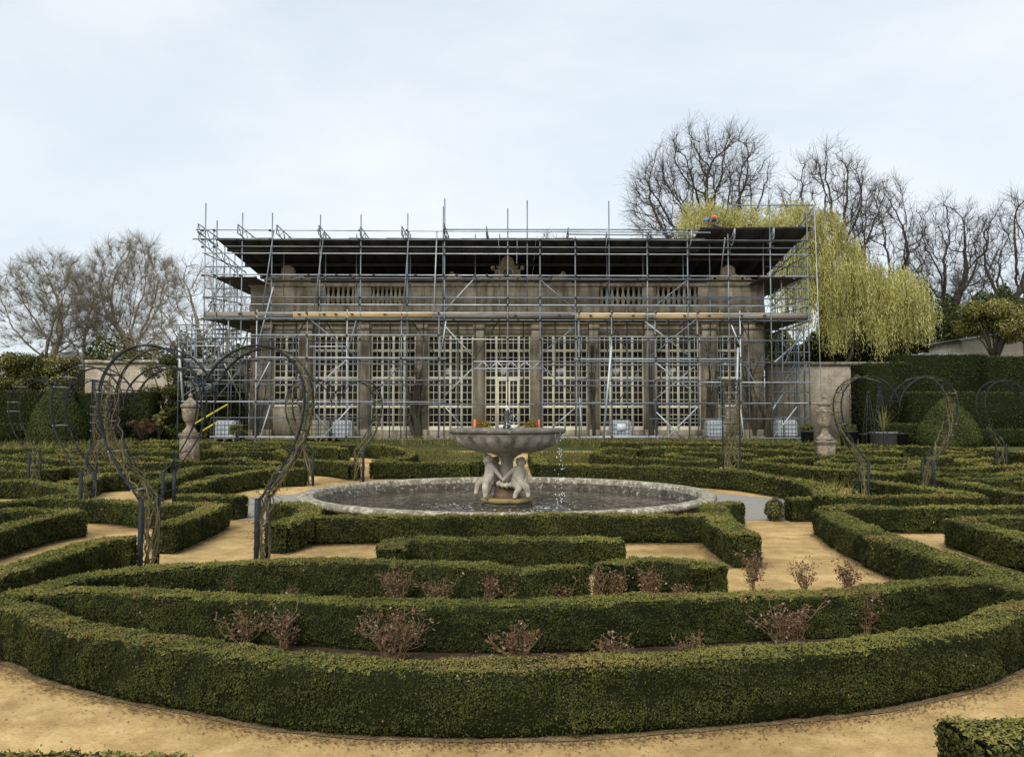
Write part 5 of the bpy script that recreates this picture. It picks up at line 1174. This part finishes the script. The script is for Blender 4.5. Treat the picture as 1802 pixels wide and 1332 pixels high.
def yew(label, px0, px1, pytop, Y, w, dens=1.0, px_top2=None):
    h = zat(pytop, Y) - g(0, Y); x0, x1 = xat(px0, 700, Y), xat(px1, 700, Y)
    mb = MB(); rng = np.random.default_rng(int(px0 + pytop)); z0 = g(0, Y)
    nx, nz = max(6, int((x1 - x0) / .4)), max(4, int(h / .4))
    # body
    P8 = []
    mb.span((x0, Y, z0), (x1, Y + w, z0 + h), .1)
    ls = .085; n = int(dens * 2.0 * ((x1 - x0) * (h + w) + 2 * w * h) / (ls * ls)); n = min(n, 60000)
    pa = np.array([(x1 - x0) * h, (x1 - x0) * w, w * h, w * h]); pa /= pa.sum(); c = rng.choice(4, n, p=pa)
    a, b = rng.random(n), rng.random(n); p = np.zeros((n, 3)); nr = np.zeros((n, 3))
    for k, (o_, u_, v_, nn_) in enumerate([((x0, Y, z0), (x1 - x0, 0, 0), (0, 0, h), (0, -1, 0)), ((x0, Y, z0 + h), (x1 - x0, 0, 0), (0, w, 0), (0, 0, 1)), ((x0, Y, z0), (0, w, 0), (0, 0, h), (-1, 0, 0)), ((x1, Y, z0), (0, w, 0), (0, 0, h), (1, 0, 0))]):
        m = c == k; p[m] = np.array(o_) + a[m, None] * np.array(u_) + b[m, None] * np.array(v_); nr[m] = nn_
    cl = smooth_noise(p[:, 0] + p[:, 1], p[:, 2] * 1.3, 5, 2.5)
    p += nr * (rng.normal(0, .04, n) + .05 * cl + .02)[:, None]
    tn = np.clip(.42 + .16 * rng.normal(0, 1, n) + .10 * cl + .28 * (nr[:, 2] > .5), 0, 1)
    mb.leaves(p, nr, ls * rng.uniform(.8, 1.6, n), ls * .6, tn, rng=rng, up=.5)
    return tag(mb.build('yew_hedge', M['yew']), label, 'yew hedge', 'tall clipped yew hedges')
yew('lowest step of the stepped yew hedge, beside the black planters', 1568, 1712, 749, 37.6, 1.2)
yew('lowest yew step beyond the big cone, under the cut-off arch', 1712, 1900, 758, 36.5, 1.3)
yew('middle step of the stepped yew hedge behind the big cone', 1606, 1900, 692, 40.0, 1.4)
yew('dark tall buttress end of the stepped yew hedge by the stained wall', 1527, 1606, 640, 41.0, 2.0)
yew('topmost tall yew hedge in front of the pale shed', 1580, 1742, 625, 43.0, 1.4)
yew('topmost tall yew hedge running out of frame below the leafy tree', 1743, 1900, 629, 42.4, 1.6)
yew('flat-topped yew hedge behind the left yew cone', -60, 122, 690, 40.0, 1.4)
yew('flat-topped yew hedge between the second and the biggest arch', 122, 228, 693, 40.6, 1.2)
yew('dark square yew block before the lichen-topped wall', 229, 264, 690, 39.8, 1.2)
yew('low yew step at the edge below the flat-topped yew hedge', -60, 42, 747, 37.5, 1.0)
def cone(label, px, pytop, hw, Y):
    h = zat(pytop, Y) - g(0, Y); R_ = hw * Y / FPX; x = xat(px, 730, Y); z0 = g(0, Y); rng = np.random.default_rng(int(px))
    pr = [(.86, 0), (.98, .10), (1.0, .2), (.93, .36), (.80, .52), (.62, .68), (.42, .82), (.22, .93), (.06, .995), (1e-5, 1.0)]
    mb = MB(); mb.lathe([(r * R_ * .95, z * h * .98) for r, z in pr], 28, (x, Y, z0), .1)
    n = 26000; t = rng.random(n) ** 1.25; a = rng.uniform(0, 6.28, n); rr = np.interp(t, [q[1] for q in pr], [q[0] for q in pr]) * R_
    p = np.c_[x + rr * np.cos(a), Y + rr * np.sin(a), z0 + t * h]; nr = np.c_[np.cos(a), np.sin(a), np.full(n, .45)]; nr /= np.linalg.norm(nr, axis=1)[:, None]
    p += nr * rng.normal(0, .022, n)[:, None]
    mb.leaves(p, nr, .075 * rng.uniform(.7, 1.4, n), .045, np.clip(.5 + .17 * rng.normal(0, 1, n) + .1 * np.sin(p[:, 2] * 3 + p[:, 0] * 4), 0, 1), rng=rng, up=.6)
    tag(mb.build('yew_cone', M['yew_light']), label, 'topiary', 'clipped yew cones')
cone('big clipped yew cone seen through the arch with knobbly rose', 1668, 699, 50, 36.0); cone('clipped yew cone behind the smallest heart arch', 101, 676, 47, 38.0)
# ================================================================== PLANTERS AND ODDMENTS BY THE YEW
def planter(label, px, pyb, wpx, hpx, mat, seed, plant=None, Y=None):
    b = P(px, pyb); Y = b.y; s = Y / FPX; w = wpx * s; h = hpx * s
    root = empty('planter', (b.x, Y, g(0, Y)), 0, label, 'planter', 'planters by the yew hedge')
    mb = MB(); mb.lathe([(w * .44, 0), (w * .5, h * .9), (w * .52, h * .9), (w * .52, h), (w * .46, h), (w * .45, h * .93), (1e-5, h * .92)], 24); mb.build('tub', M[mat], root, True)
    if plant == 'yucca':
        rng = np.random.default_rng(seed); mb = MB()
        for k in range(26):
            a = rng.uniform(0, 6.28); L = rng.uniform(.7, 1.5); ln = rng.uniform(.15, .9); pts = [np.array([math.cos(a) * ln * t * L * .7, math.sin(a) * ln * t * L * .7, h + L * (t - .45 * ln * t * t)]) for t in np.linspace(0, 1, 6)]
            sd = np.array([-math.sin(a), math.cos(a), 0]); V = []; 
            for i, p in enumerate(pts): wd = .035 * (1 - i / 5.2); V += [p - sd * wd, p + sd * wd]
            mb.add(np.array(V), np.array([(2 * i, 2 * i + 1, 2 * i + 3, 2 * i + 2) for i in range(5)]), rng.uniform(.5, .95))
        mb.build('leaves', M['grassy'], root)
    elif plant: blob(None, 'plant', (0, 0, h + .12), w * .45, (1, 1, .6), 'evergreen', 700, .09, 'plant', seed=seed, parent=root)
planter('squat grey planter with a spiky yucca', 1555, 787, 46, 27, 'lead', 1, 'yucca'); planter('black tub next to the grey yucca planter', 1588, 784, 20, 22, 'black_plastic', 2)
planter('black tub first beside the open stone vase', 1421, 784, 22, 26, 'black_plastic', 3, 'x'); planter('wide black tub behind the slim part of the thin arch', 1494, 785, 30, 27, 'black_plastic', 4, 'x'); planter('low black tub before the stained wall between two tubs', 1523, 785, 24, 22, 'black_plastic', 5)
def obelisk(label, px, pyb, top):
    b = P(px, pyb); Y = b.y; h = zat(top, Y) - g(0, Y); root = empty('obelisk', (b.x, Y, g(0, Y)), 0, label, 'plant support')
    for sx, sy in ((-1, -1), (1, -1), (1, 1), (-1, 1)):
        mb = MB(); mb.tube([(sx * .22, sy * .22, 0), (sx * .15, sy * .15, h * .45), (sx * .03, sy * .03, h * .95)], .013, 6); mb.build('leg', M['iron'], root)
    mb = MB()
    for f in (.15, .35, .55, .75):
        r = np.interp(f, [0, .45, .95], [.22, .15, .03]); q = [(r, r, f * h), (-r, r, f * h), (-r, -r, f * h), (r, -r, f * h), (r, r, f * h)]
        for i in range(4): mb.tube([q[i], q[i + 1]], .009, 5)
    mb.build('hoops', M['iron'], root); mb = MB(); mb.sphere((0, 0, h * .97), .06, 8, 6); mb.build('ball', M['iron'], root, True)
obelisk('slender metal obelisk standing inside the oval ring hedge', 1551, 815, 678)
obelisk('thin dark rod obelisk beside the stained wall edge', 1530, 800, 688)
# shrubs against the left wall
def leafy(label, name, px, py, Y, rpx, sc, mat, n, ls, seed, cat='shrub', tone=.45, group=None, inner=.35, tsd=.16, bumpy=.25):
    c = at(px, py, Y); return blob(label, name, c, rpx * Y / FPX, sc, mat, n, ls, cat, group, tone, tsd, seed, bumpy=bumpy, inner=inner)
def shrub(label, px, pyb, Y, hpx, wpx, seed, mat='evergreen', n=5000, ls=.12, tone=.45, clumps=14, cat='shrub', group='evergreen shrubs and small trees', tsd=.17, name='shrub', base=.35):
    """a bushy plant: stems and a crown of many leaf clumps"""
    rng = np.random.default_rng(seed); s = Y / FPX; H = hpx * s; W = wpx * s; x = xat(px, 700, Y); z0 = zat(pyb, Y)
    root = empty(name, (x, Y, z0), 0, label, cat, group); mb = MB(); st = MB()
    per = n // clumps
    for k in range(clumps):
        th = rng.uniform(0, 6.28); rr = rng.uniform(.15, .8) ** .7; t = rng.uniform(base, 1.0)
        f = math.sqrt(max(.08, 1 - ((t - .5) / .58) ** 2))
        c = np.array([math.cos(th) * rr * W * .5 * f, math.sin(th) * rr * W * .4 * f, H * (base * .6 + (t - base * .6) * .86)]); r = rng.uniform(.20, .34) * min(W, H * 1.2) * .55
        d = rng.normal(0, 1, (per, 3)); d /= np.linalg.norm(d, axis=1)[:, None]; p = c + d * (rng.uniform(.25, 1, per) ** .5)[:, None] * r * np.array((1.15, 1, .8))
        mb.leaves(p, d + np.array((0, 0, .5)), ls * rng.uniform(.6, 1.4, per), ls * .5, np.clip(tone + tsd * rng.normal(0, 1, per) + .10 * rng.normal(), 0, 1), rng=rng)
        st.tube([(rng.normal(0, .05), rng.normal(0, .05), 0), tuple(c * np.array((.4, .4, .55))), tuple(c)], [.05 * H / 3, .035 * H / 3, .012], 5)
    st.build('stems', M['bark_dark'], root); mb.build('foliage', M[mat], root)
    return root
shrub('flowering evergreen bush overtopping the left yew hedge, cut by the frame', 22, 735, 43.5, 120, 110, 1, n=15000, tone=.58, clumps=24, tsd=.24)
shrub('flowering evergreen bush between the frame-cut bush and the wall coping', 108, 735, 44.6, 116, 110, 2, n=15000, tone=.60, clumps=24, tsd=.24)
shrub('dark evergreen tree in front of the lichen-topped wall', 300, 770, 41.6, 158, 104, 3, n=26000, tone=.36, clumps=44, base=.05)
shrub('dark evergreen behind the scaffold stair tower', 380, 770, 43.0, 138, 124, 13, n=26000, tone=.32, clumps=44, base=.05)
shrub('reddish low shrub in front of the dark square yew block', 250, 772, 38.6, 38, 54, 4, 'rose_leaf', 2200, .08, .4)
shrub('spiky yellow-green shrub right of the reddish low shrub', 281, 772, 38.9, 52, 26, 5, 'grassy', 1500, .14, .6)
shrub('dark upright conifer shrub below the second arch dip', 207, 772, 39.2, 60, 40, 6, 'yew', 3000, .08, .45)
shrub('pale green shrub by the caged tank beside the yellow rails', 418, 770, 38.3, 26, 34, 7, 'grassy', 1500, .08, .6)
shrub('broad leafy tree above the yew hedge at the right frame edge', 1752, 640, 44.6, 118, 128, 8, n=22000, ls=.14, tone=.66, clumps=26, tsd=.18, base=.45)
shrub('leafy tree cut off by the right frame edge', 1822, 640, 46, 124, 90, 9, n=12000, ls=.14, tone=.62, clumps=18, base=.4)
# pale shed behind the yew
Ys = 52; root = empty('shed', (xat(1735, 620, Ys), Ys, .8), 0, 'pale rendered shed with a low roof behind the top yew hedge', 'shed')
zl, zr_ = zat(600, Ys) - .8, zat(594, Ys) - .8; wS = 110 * Ys / FPX
mb = MB(); mb.prism([(-wS * .39, 0), (wS * .6, 0), (wS * .6, zl + .6), (-wS * .39, zl)], 0, 4); mb.build('wall', M['render_wall'], root)
mb = MB(); mb.prism([(-wS * .46, zl + .003), (wS * .65, zl + .70), (wS * .65, zl + .85), (-wS * .46, zl + .12)], -.3, 4.3); mb.build('roof', M['lead'], root)
Ys = 47; root = empty('glasshouse', (xat(1662, 622, Ys), Ys, .8), 0, 'low glasshouse with a white ridge just showing over the yew', 'glasshouse')
wS = 74 * Ys / FPX; zt_ = zat(621, Ys) - .8
mb = MB(); mb.prism([(-wS / 2, 0), (wS / 2, 0), (wS / 2, zt_ - .25), (-wS / 2, zt_ - .25)], 0, 2.5); mb.build('wall', M['glass'], root)
mb = MB(); mb.prism([(-wS / 2 - .1, zt_ - .247), (wS / 2 + .1, zt_ - .247), (wS / 2 + .05, zt_), (-wS / 2 - .05, zt_)], -.1, 2.6); mb.build('roof', M['paper'], root)
# ================================================================== BARE TREES: crowns grown towards points in an envelope
def grow(base, tips, D, kill, infl, rng, trunk_to, jitter=.15, maxn=9000, trop=.0):
    """space colonisation; returns nodes, parents"""
    N = [np.array(t) for t in trunk_to]; par = list(range(-1, len(N) - 1))
    A = tips.copy(); nodes = np.array(N); 
    d = np.linalg.norm(A[:, None] - nodes[None], axis=2); near = d.argmin(1); nd = d.min(1)
    it = 0
    while len(A) and len(nodes) < maxn and it < 260:
        it += 1
        m = nd < infl
        if not m.any(): infl *= 1.4; continue
        u = np.unique(near[m]); new = []; pp = []
        vec = A - nodes[near]; vec /= np.linalg.norm(vec, axis=1)[:, None] + 1e-9
        acc = np.zeros((len(nodes), 3)); np.add.at(acc, near[m], vec[m])
        dirs = acc[u]; dirs /= np.linalg.norm(dirs, axis=1)[:, None] + 1e-9
        dirs += rng.normal(0, jitter, dirs.shape); dirs[:, 2] += trop; dirs /= np.linalg.norm(dirs, axis=1)[:, None]
        nw = nodes[u] + dirs * D
        k0 = len(nodes); nodes = np.r_[nodes, nw]; par += list(u)
        d2 = np.linalg.norm(A[:, None] - nw[None], axis=2); j = d2.argmin(1); dm = d2.min(1); b = dm < nd
        near = np.where(b, j + k0, near); nd = np.where(b, dm, nd)
        al = nd > kill
        if al.all() and it > 200: break
        A, near, nd = A[al], near[al], nd[al]
    return nodes, np.array(par)
def bare_tree(label, px, Y, pybase, pytop, wpx, seed, crown0=.35, mat='bark_grey', natt=1500, D=.55, twigs=16, tl=1.0, shape=.0, fork=0.0, group='bare winter trees beyond the orangery', rt=.016, lean=0.0, jit=.22, multi=1, egg=.5, name='bare_tree', trunk_r=None, twr=.010, shell=0.0):
    if mat == 'bark_left': twr = .0085; twigs = int(twigs * 1.4)
    rng = np.random.default_rng(seed); s = Y / FPX; H = (pybase - pytop) * s; W = wpx * s; x = xat(px, 500, Y); z0 = zat(pybase, Y)
    root = empty(name, (x, Y, z0), 0, label, 'tree', group)
    # envelope: egg of clumped attraction points (clumps leave gaps of sky)
    q = []
    ncl = 46; cc = []
    while len(cc) < ncl:
        p = rng.uniform(-1, 1, 3)
        if shell < p.dot(p) ** .5 < 1 and p.dot(p) > .12 and (shell == 0 or p[2] > -.75): cc.append(p)
    cc = np.array(cc); 
    natt = int(natt * 1.9); jit *= .5; D *= .85
    pts = cc[rng.integers(0, ncl, natt)] + rng.normal(0, .17, (natt, 3)); r_ = np.linalg.norm(pts, axis=1); pts = pts[r_ < 1.04]
    zc = crown0 * H; t = (pts[:, 2] + 1) / 2
    wd = np.interp(t, [0, .25, egg, .8, 1], [.75, .98, 1.06, .92, .8])
    A = np.c_[pts[:, 0] * W / 2 * wd + lean * W * t, pts[:, 1] * W / 2 * wd * .85, zc + t * (H * .97 - zc)]
    tr = []
    th = crown0 * H * .75
    for k in range(int(th / D) + 1): tr.append((lean * .2 * k * D + .12 * math.sin(k * .5 + seed) * (k > 0), 0, k * D))
    nodes, par = grow(None, A, D, D * 1.6, D * 9, rng, tr, jit)
    n = len(nodes); nch = np.zeros(n, int); np.add.at(nch, par[par >= 0], 1)
    rad = np.zeros(n); ex = 2.25
    for i in range(n - 1, -1, -1):
        if nch[i] == 0: rad[i] = rt ** ex
        if par[i] >= 0: rad[par[i]] += rad[i]
    rad = rad ** (1 / ex)
    if trunk_r: rad *= np.interp(rad, [rt, rad.max()], [1, trunk_r / rad.max()])
    i = np.arange(n)[par >= 0]; p0, p1 = nodes[par[i]], nodes[i]; r0, r1 = np.minimum(rad[par[i]], rad[i] * 1.35), rad[i]
    big = r1 > rt * 3.2
    mb = MB(); mb.segs(p0[big], p1[big], r0[big], r1[big], 7); mb.build('trunk', M[mat], root, True)
    mb = MB(); mb.segs(p0[~big], p1[~big], r0[~big], r1[~big], 4)
    # fine twigs
    src = np.where((nch == 0) | ((rad < rt * 2.2) & (rng.random(n) < .55)))[0]; S = np.repeat(src, twigs); m = len(S)
    dirp = nodes[S] - nodes[np.maximum(par[S], 0)]; dirp /= np.linalg.norm(dirp, axis=1)[:, None] + 1e-9
    rad_c = nodes[S] - np.array((0, 0, crown0 * H)); rad_c /= np.linalg.norm(rad_c, axis=1)[:, None] + 1e-9
    d1 = .6 * dirp + .55 * rad_c + rng.normal(0, .55, (m, 3)); d1 /= np.linalg.norm(d1, axis=1)[:, None]; L = tl * rng.uniform(.3, 1.25, m)
    e = nodes[S] + d1 * L[:, None]; mb.segs(nodes[S], e, np.full(m, twr), np.full(m, twr * .45), 3)
    d2 = d1 + rng.normal(0, .4, (m, 3)); d2 /= np.linalg.norm(d2, axis=1)[:, None]; mid = nodes[S] + d1 * (L * rng.uniform(.3, .8, m))[:, None]
    mb.segs(mid, mid + d2 * (L * .7)[:, None], np.full(m, twr * .7), np.full(m, twr * .35), 3)
    mb.build('crown', M[mat], root)
    return root
bare_tree('tallest bare tree with a wide fan crown above the willow', 1243, 66, 700, 196, 262, 11, .42, natt=2200, D=.6, egg=.45, trunk_r=.6, shell=.5, twigs=9, tl=1.25, twr=.010, rt=.027)
bare_tree('bare tree with sinuous limbs leaning away from the tallest tree', 1462, 68, 700, 236, 185, 12, .44, natt=1500, D=.6, lean=.0, jit=.34, trunk_r=.5, shell=.5, twigs=9, tl=1.25, twr=.010, rt=.027)
bare_tree('shorter bare tree behind the right side of the willow', 1560, 72, 700, 300, 150, 13, .36, natt=1200, D=.6, jit=.34, trunk_r=.4, shell=.5, twigs=9, tl=1.25, twr=.010, rt=.027)
bare_tree('round-topped bare tree with twisted stem next to the willow side', 1676, 70, 700, 326, 150, 14, .40, natt=1300, D=.6, jit=.36, trunk_r=.5, shell=.5, twigs=9, tl=1.25, twr=.010, rt=.027)
bare_tree('bare tree cut by the right frame edge', 1785, 72, 700, 330, 140, 15, .36, natt=1300, D=.6, jit=.34, trunk_r=.45, shell=.5, twigs=9, tl=1.25, twr=.010, rt=.027)
bare_tree('small bare tree low behind the right bare trees', 1625, 80, 690, 430, 150, 16, .2, natt=900, D=.7, trunk_r=.3)
bare_tree('faint bare treetop peeping over the middle of the scaffold roof', 970, 95, 700, 396, 120, 17, .5, natt=800, D=.8, trunk_r=.3)
bare_tree('low bare tree behind the last arch and shed', 1720, 66, 690, 470, 150, 18, .15, natt=900, D=.6, trunk_r=.25)
GL = 'bare winter trees left of the orangery'
bare_tree('broad bare tree with low spreading crown at the left frame edge', 92, 66, 700, 440, 205, 21, .22, 'bark_left', natt=1700, D=.55, twigs=16, tl=1.0, group=GL, trunk_r=.4, twr=.013)
bare_tree('tallest bare tree of the left group with a domed crown', 228, 68, 700, 404, 205, 22, .26, 'bark_left', natt=2000, D=.55, twigs=16, group=GL, trunk_r=.45, twr=.013)
bare_tree('twisting bare tree right behind the scaffold end', 345, 62, 700, 440, 190, 23, .22, 'bark_left', natt=1300, D=.55, twigs=5, group=GL, jit=.36, trunk_r=.4)
bare_tree('small thin bare tree between the broad tree and the domed one', 158, 72, 700, 470, 120, 24, .2, 'bark_left', natt=900, D=.6, twigs=6, group=GL, trunk_r=.25)
bare_tree('low bare tree half hidden behind the scaffold stair tower', 405, 60, 700, 500, 120, 25, .2, 'bark_left', natt=700, D=.6, twigs=5, group=GL, jit=.32, trunk_r=.3)
bare_tree('low bare shrubby tree over the garden wall between left arches', 275, 58, 690, 560, 140, 26, .12, 'bark_left', natt=800, D=.5, twigs=6, group=GL, trunk_r=.2)
# ================================================================== WILLOW
def willow(label, px, Y, seed, lobes, nstr):
    rng = np.random.default_rng(seed); x = xat(px, 640, Y); z0 = g(0, Y); root = empty('willow', (x, Y, z0), 0, label, 'tree')
    s = Y / FPX; A = []; strands = []; loc = lambda qx, qy: np.array([xat(qx, qy, Y) - x, 0, zat(qy, Y) - z0])
    for (qx, qy, rx, ry, wgt, lmin, lmax) in lobes:
        c = loc(qx, qy); n = int(nstr * wgt)
        nb = max(4, n // 14); d = rng.normal(0, 1, (nb, 3)); d[:, 2] = np.abs(d[:, 2]); d /= np.linalg.norm(d, axis=1)[:, None]
        f = rng.uniform(.25, 1.12, nb) ** .6; pb_ = c + d * f[:, None] * np.array((rx * s, rx * s * .7, ry * s)); A.append(pb_); Lb = rng.uniform(lmin * .6, lmax * 1.15, nb); tb_ = .5 + .17 * rng.normal(0, 1, nb)
        k_ = rng.integers(0, nb, n); p = pb_[k_] + rng.normal(0, 1, (n, 3)) * np.array((.30, .30, .22)); strands.append((p, Lb[k_] * rng.uniform(.55, 1.1, n), d[k_], tb_[k_]))
    A = np.concatenate(A)
    nodes, par = grow(None, A[rng.permutation(len(A))[:900]], .7, 1.1, 7, rng, [(0, 0, .6 * k) for k in range(6)], .2)
    n = len(nodes); nch = np.zeros(n, int); np.add.at(nch, par[par >= 0], 1); rad = np.zeros(n)
    for i in range(n - 1, -1, -1):
        if nch[i] == 0: rad[i] = .02 ** 2.2
        if par[i] >= 0: rad[par[i]] += rad[i]
    rad = rad ** (1 / 2.2); i = np.arange(n)[par >= 0]
    mb = MB(); mb.segs(nodes[par[i]], nodes[i], np.minimum(rad[par[i]], rad[i] * 1.3), rad[i], 6); mb.build('trunk', M['bark_dark'], root)
    mb = MB(); PP = []; NN = []; TT = []; Sg0 = []; Sg1 = []
    for p, L, d, tbn in strands:
        k = len(p); st = .19; sway = rng.uniform(0, 6.28, k); base_t = tbn + .06 * rng.normal(0, 1, k) + .10 * np.sin(p[:, 0] * 1.1) * np.sin(p[:, 2] * .9)
        out = d * np.array((1, 1, 0))
        for j in range(int(L.max() / st)):
            m = L > j * st; t = j * st
            q = p[m] + out[m] * (.5 * (1 - np.exp(-t * .9)))[..., None] + np.c_[.07 * np.sin(t * 1.3 + sway[m]), .07 * np.cos(t * 1.1 + sway[m]), np.full(m.sum(), -t) + .35 * (1 - np.exp(-t * 1.5))]
            PP.append(q + rng.normal(0, .03, q.shape)); TT.append(base_t[m] + .08 * rng.normal(0, 1, m.sum()))
    PP = np.concatenate(PP); TT = np.concatenate(TT); n = len(PP)
    if n > 240000:
        sel = rng.permutation(n)[:240000]; PP, TT, n = PP[sel], TT[sel], 240000
    # drooping narrow leaves: long axis near vertical
    dv = rng.normal(0, .28, (n, 3)); dv[:, 2] = -1; dv /= np.linalg.norm(dv, axis=1)[:, None]
    a = rng.uniform(0, 6.28, n); b = np.c_[np.cos(a), np.sin(a), np.zeros(n)]; L_ = rng.uniform(.14, .30, n)[:, None]; W_ = rng.uniform(.018, .04, n)[:, None]
    V = np.stack([PP, PP + dv * L_ * .5 + b * W_, PP + dv * L_, PP + dv * L_ * .5 - b * W_], axis=1).reshape(-1, 3)
    mb.add(V, np.arange(4 * n).reshape(n, 4), np.clip(TT, 0, 1)); mb.build('crown', M['willow'], root)
willow('yellow green weeping willow spilling out beside the scaffold end', 1478, 57, 5,
       [(1250, 392, 62, 46, 1.1, .8, 2.4), (1390, 395, 55, 46, .8, .8, 2.4), (1322, 405, 60, 45, .7, .6, 2.2), (1435, 430, 50, 75, .9, 1.2, 4.0), (1480, 490, 62, 70, 1.3, 1.5, 4.5), (1425, 520, 42, 60, .8, 1.5, 4), (1400, 470, 40, 40, .5, 1.5, 4), (1560, 520, 62, 55, 1.5, 1.5, 4.2), (1600, 560, 42, 45, .9, 1.2, 2.8), (1500, 575, 60, 40, .8, 1, 2.6)], 900)
# background scrub and hill
def thicket(label, boxes, seed, mat, n, ls, tone, name='thicket'):
    rng = np.random.default_rng(seed); mb = MB()
    for (px0, px1, pt, pb, Y, dy) in boxes:
        m = int(n * (px1 - px0) / 100); u = rng.random(m); x = px0 + u * (px1 - px0); top = pt + 14 * np.sin(x * .045 + seed) + 9 * np.sin(x * .13 + 1)
        y = top + (pb - top) * rng.random(m) ** .8; Yv = Y + rng.uniform(0, dy, m)
        p = np.array([at(a, b, c) for a, b, c in zip(x, y, Yv)])
        mb.leaves(p, rng.normal(0, 1, (m, 3)) + np.array((0, -.6, .4)), ls * rng.uniform(.6, 1.6, m), ls * .55, np.clip(tone + .16 * rng.normal(0, 1, m) + .12 * np.sin(x * .09) * np.sin(y * .12), 0, 1), rng=rng)
    tag(mb.build(name, M[mat]), label, 'thicket', kind='stuff')
thicket('dark evergreen scrub closing the view behind the yew and shed', [(1600, 1830, 520, 650, 60, 6), (1330, 1640, 585, 650, 60, 5), (1440, 1610, 520, 600, 61, 4)], 1, 'yew', 5500, .30, .62)
thicket('grey brown scrub along the field edge behind the left wall', [(150, 445, 600, 690, 58, 6), (-40, 160, 640, 700, 56, 4)], 2, 'evergreen', 3600, .26, .40)
V = []; nx = 60
for j, Yh in enumerate((210, 300, 420)):
    for i in range(nx + 1):
        px = -900 + i * 2700 / nx; hz = (24 + 6 * math.sin(i * .35) + 3 * math.sin(i * .9)) * (0 if j == 0 else (.8 if j == 1 else 1.0)); V.append((xat(px, 650, Yh), Yh, max(.5, hz if px < 500 else hz * .8)))
F = [(j * (nx + 1) + i, j * (nx + 1) + i + 1, (j + 1) * (nx + 1) + i + 1, (j + 1) * (nx + 1) + i) for j in range(2) for i in range(nx)]
tag(MB().add(np.array(V), np.array(F)).build('hill', M['hill'], None, True), kind='structure')
# ================================================================== LIGHT, SKY, CAMERA
w = bpy.data.worlds.new('World'); SC.world = w; w.use_nodes = True; nt = w.node_tree; bg = nt.nodes['Background']
SUN_EL, SUN_AZ = math.radians(42), math.radians(203)
sky = nt.nodes.new('ShaderNodeTexSky'); sky.sky_type = 'NISHITA'; sky.sun_disc = False; sky.sun_elevation = SUN_EL; sky.sun_rotation = SUN_AZ; sky.altitude = 50; sky.air_density = 1.0; sky.dust_density = 2.0
tc = nt.nodes.new('ShaderNodeTexCoord'); mp = nt.nodes.new('ShaderNodeMapping'); mp.inputs['Scale'].default_value = (1.0, 1.0, 2.6)
n1 = nt.nodes.new('ShaderNodeTexNoise'); n1.inputs['Scale'].default_value = 1.7; n1.inputs['Detail'].default_value = 7; n1.inputs['Roughness'].default_value = .6; n1.inputs['Distortion'].default_value = .25
nt.links.new(tc.outputs['Generated'], mp.inputs['Vector']); nt.links.new(mp.outputs['Vector'], n1.inputs['Vector'])
r1 = ramp(nt, [(.30, (3.55, 3.98, 4.36)), (.5, (4.1, 4.48, 4.78)), (.70, (4.85, 5.05, 5.2))]); nt.links.new(n1.outputs['Fac'], r1.inputs['Fac'])
c = mixc(nt, .88, sky.outputs['Color'], r1.outputs['Color']); nt.links.new(c, bg.inputs['Color']); bg.inputs['Strength'].default_value = .1
L = bpy.data.lights.new('sun', 'SUN'); L.energy = 1.35; L.angle = math.radians(40); L.color = (1, .95, .88)
lo = bpy.data.objects.new('sun', L); COL.objects.link(lo)
# sun_rotation is measured clockwise from +Y
dv = Vector((math.sin(SUN_AZ) * math.cos(SUN_EL), math.cos(SUN_AZ) * math.cos(SUN_EL), math.sin(SUN_EL)))
lo.rotation_euler = dv.to_track_quat('Z', 'Y').to_euler(); lo.location = dv * 60
cam = bpy.data.cameras.new('camera'); cam.sensor_width = 36; cam.lens = 36 * FPX / 1802; cam.clip_end = 3000; cam.clip_start = .1
co = bpy.data.objects.new('camera', cam); COL.objects.link(co); co.location = (0, 0, EYE); co.rotation_euler = (math.pi / 2 + TILT, 0, 0); SC.camera = co
SC.view_settings.view_transform = 'Standard'; SC.view_settings.look = 'None'; SC.view_settings.exposure = 1.03; SC.view_settings.gamma = 1
SC.render.engine = 'CYCLES'; SC.cycles.max_bounces = 6; SC.cycles.transparent_max_bounces = 4; SC.cycles.use_denoising = True
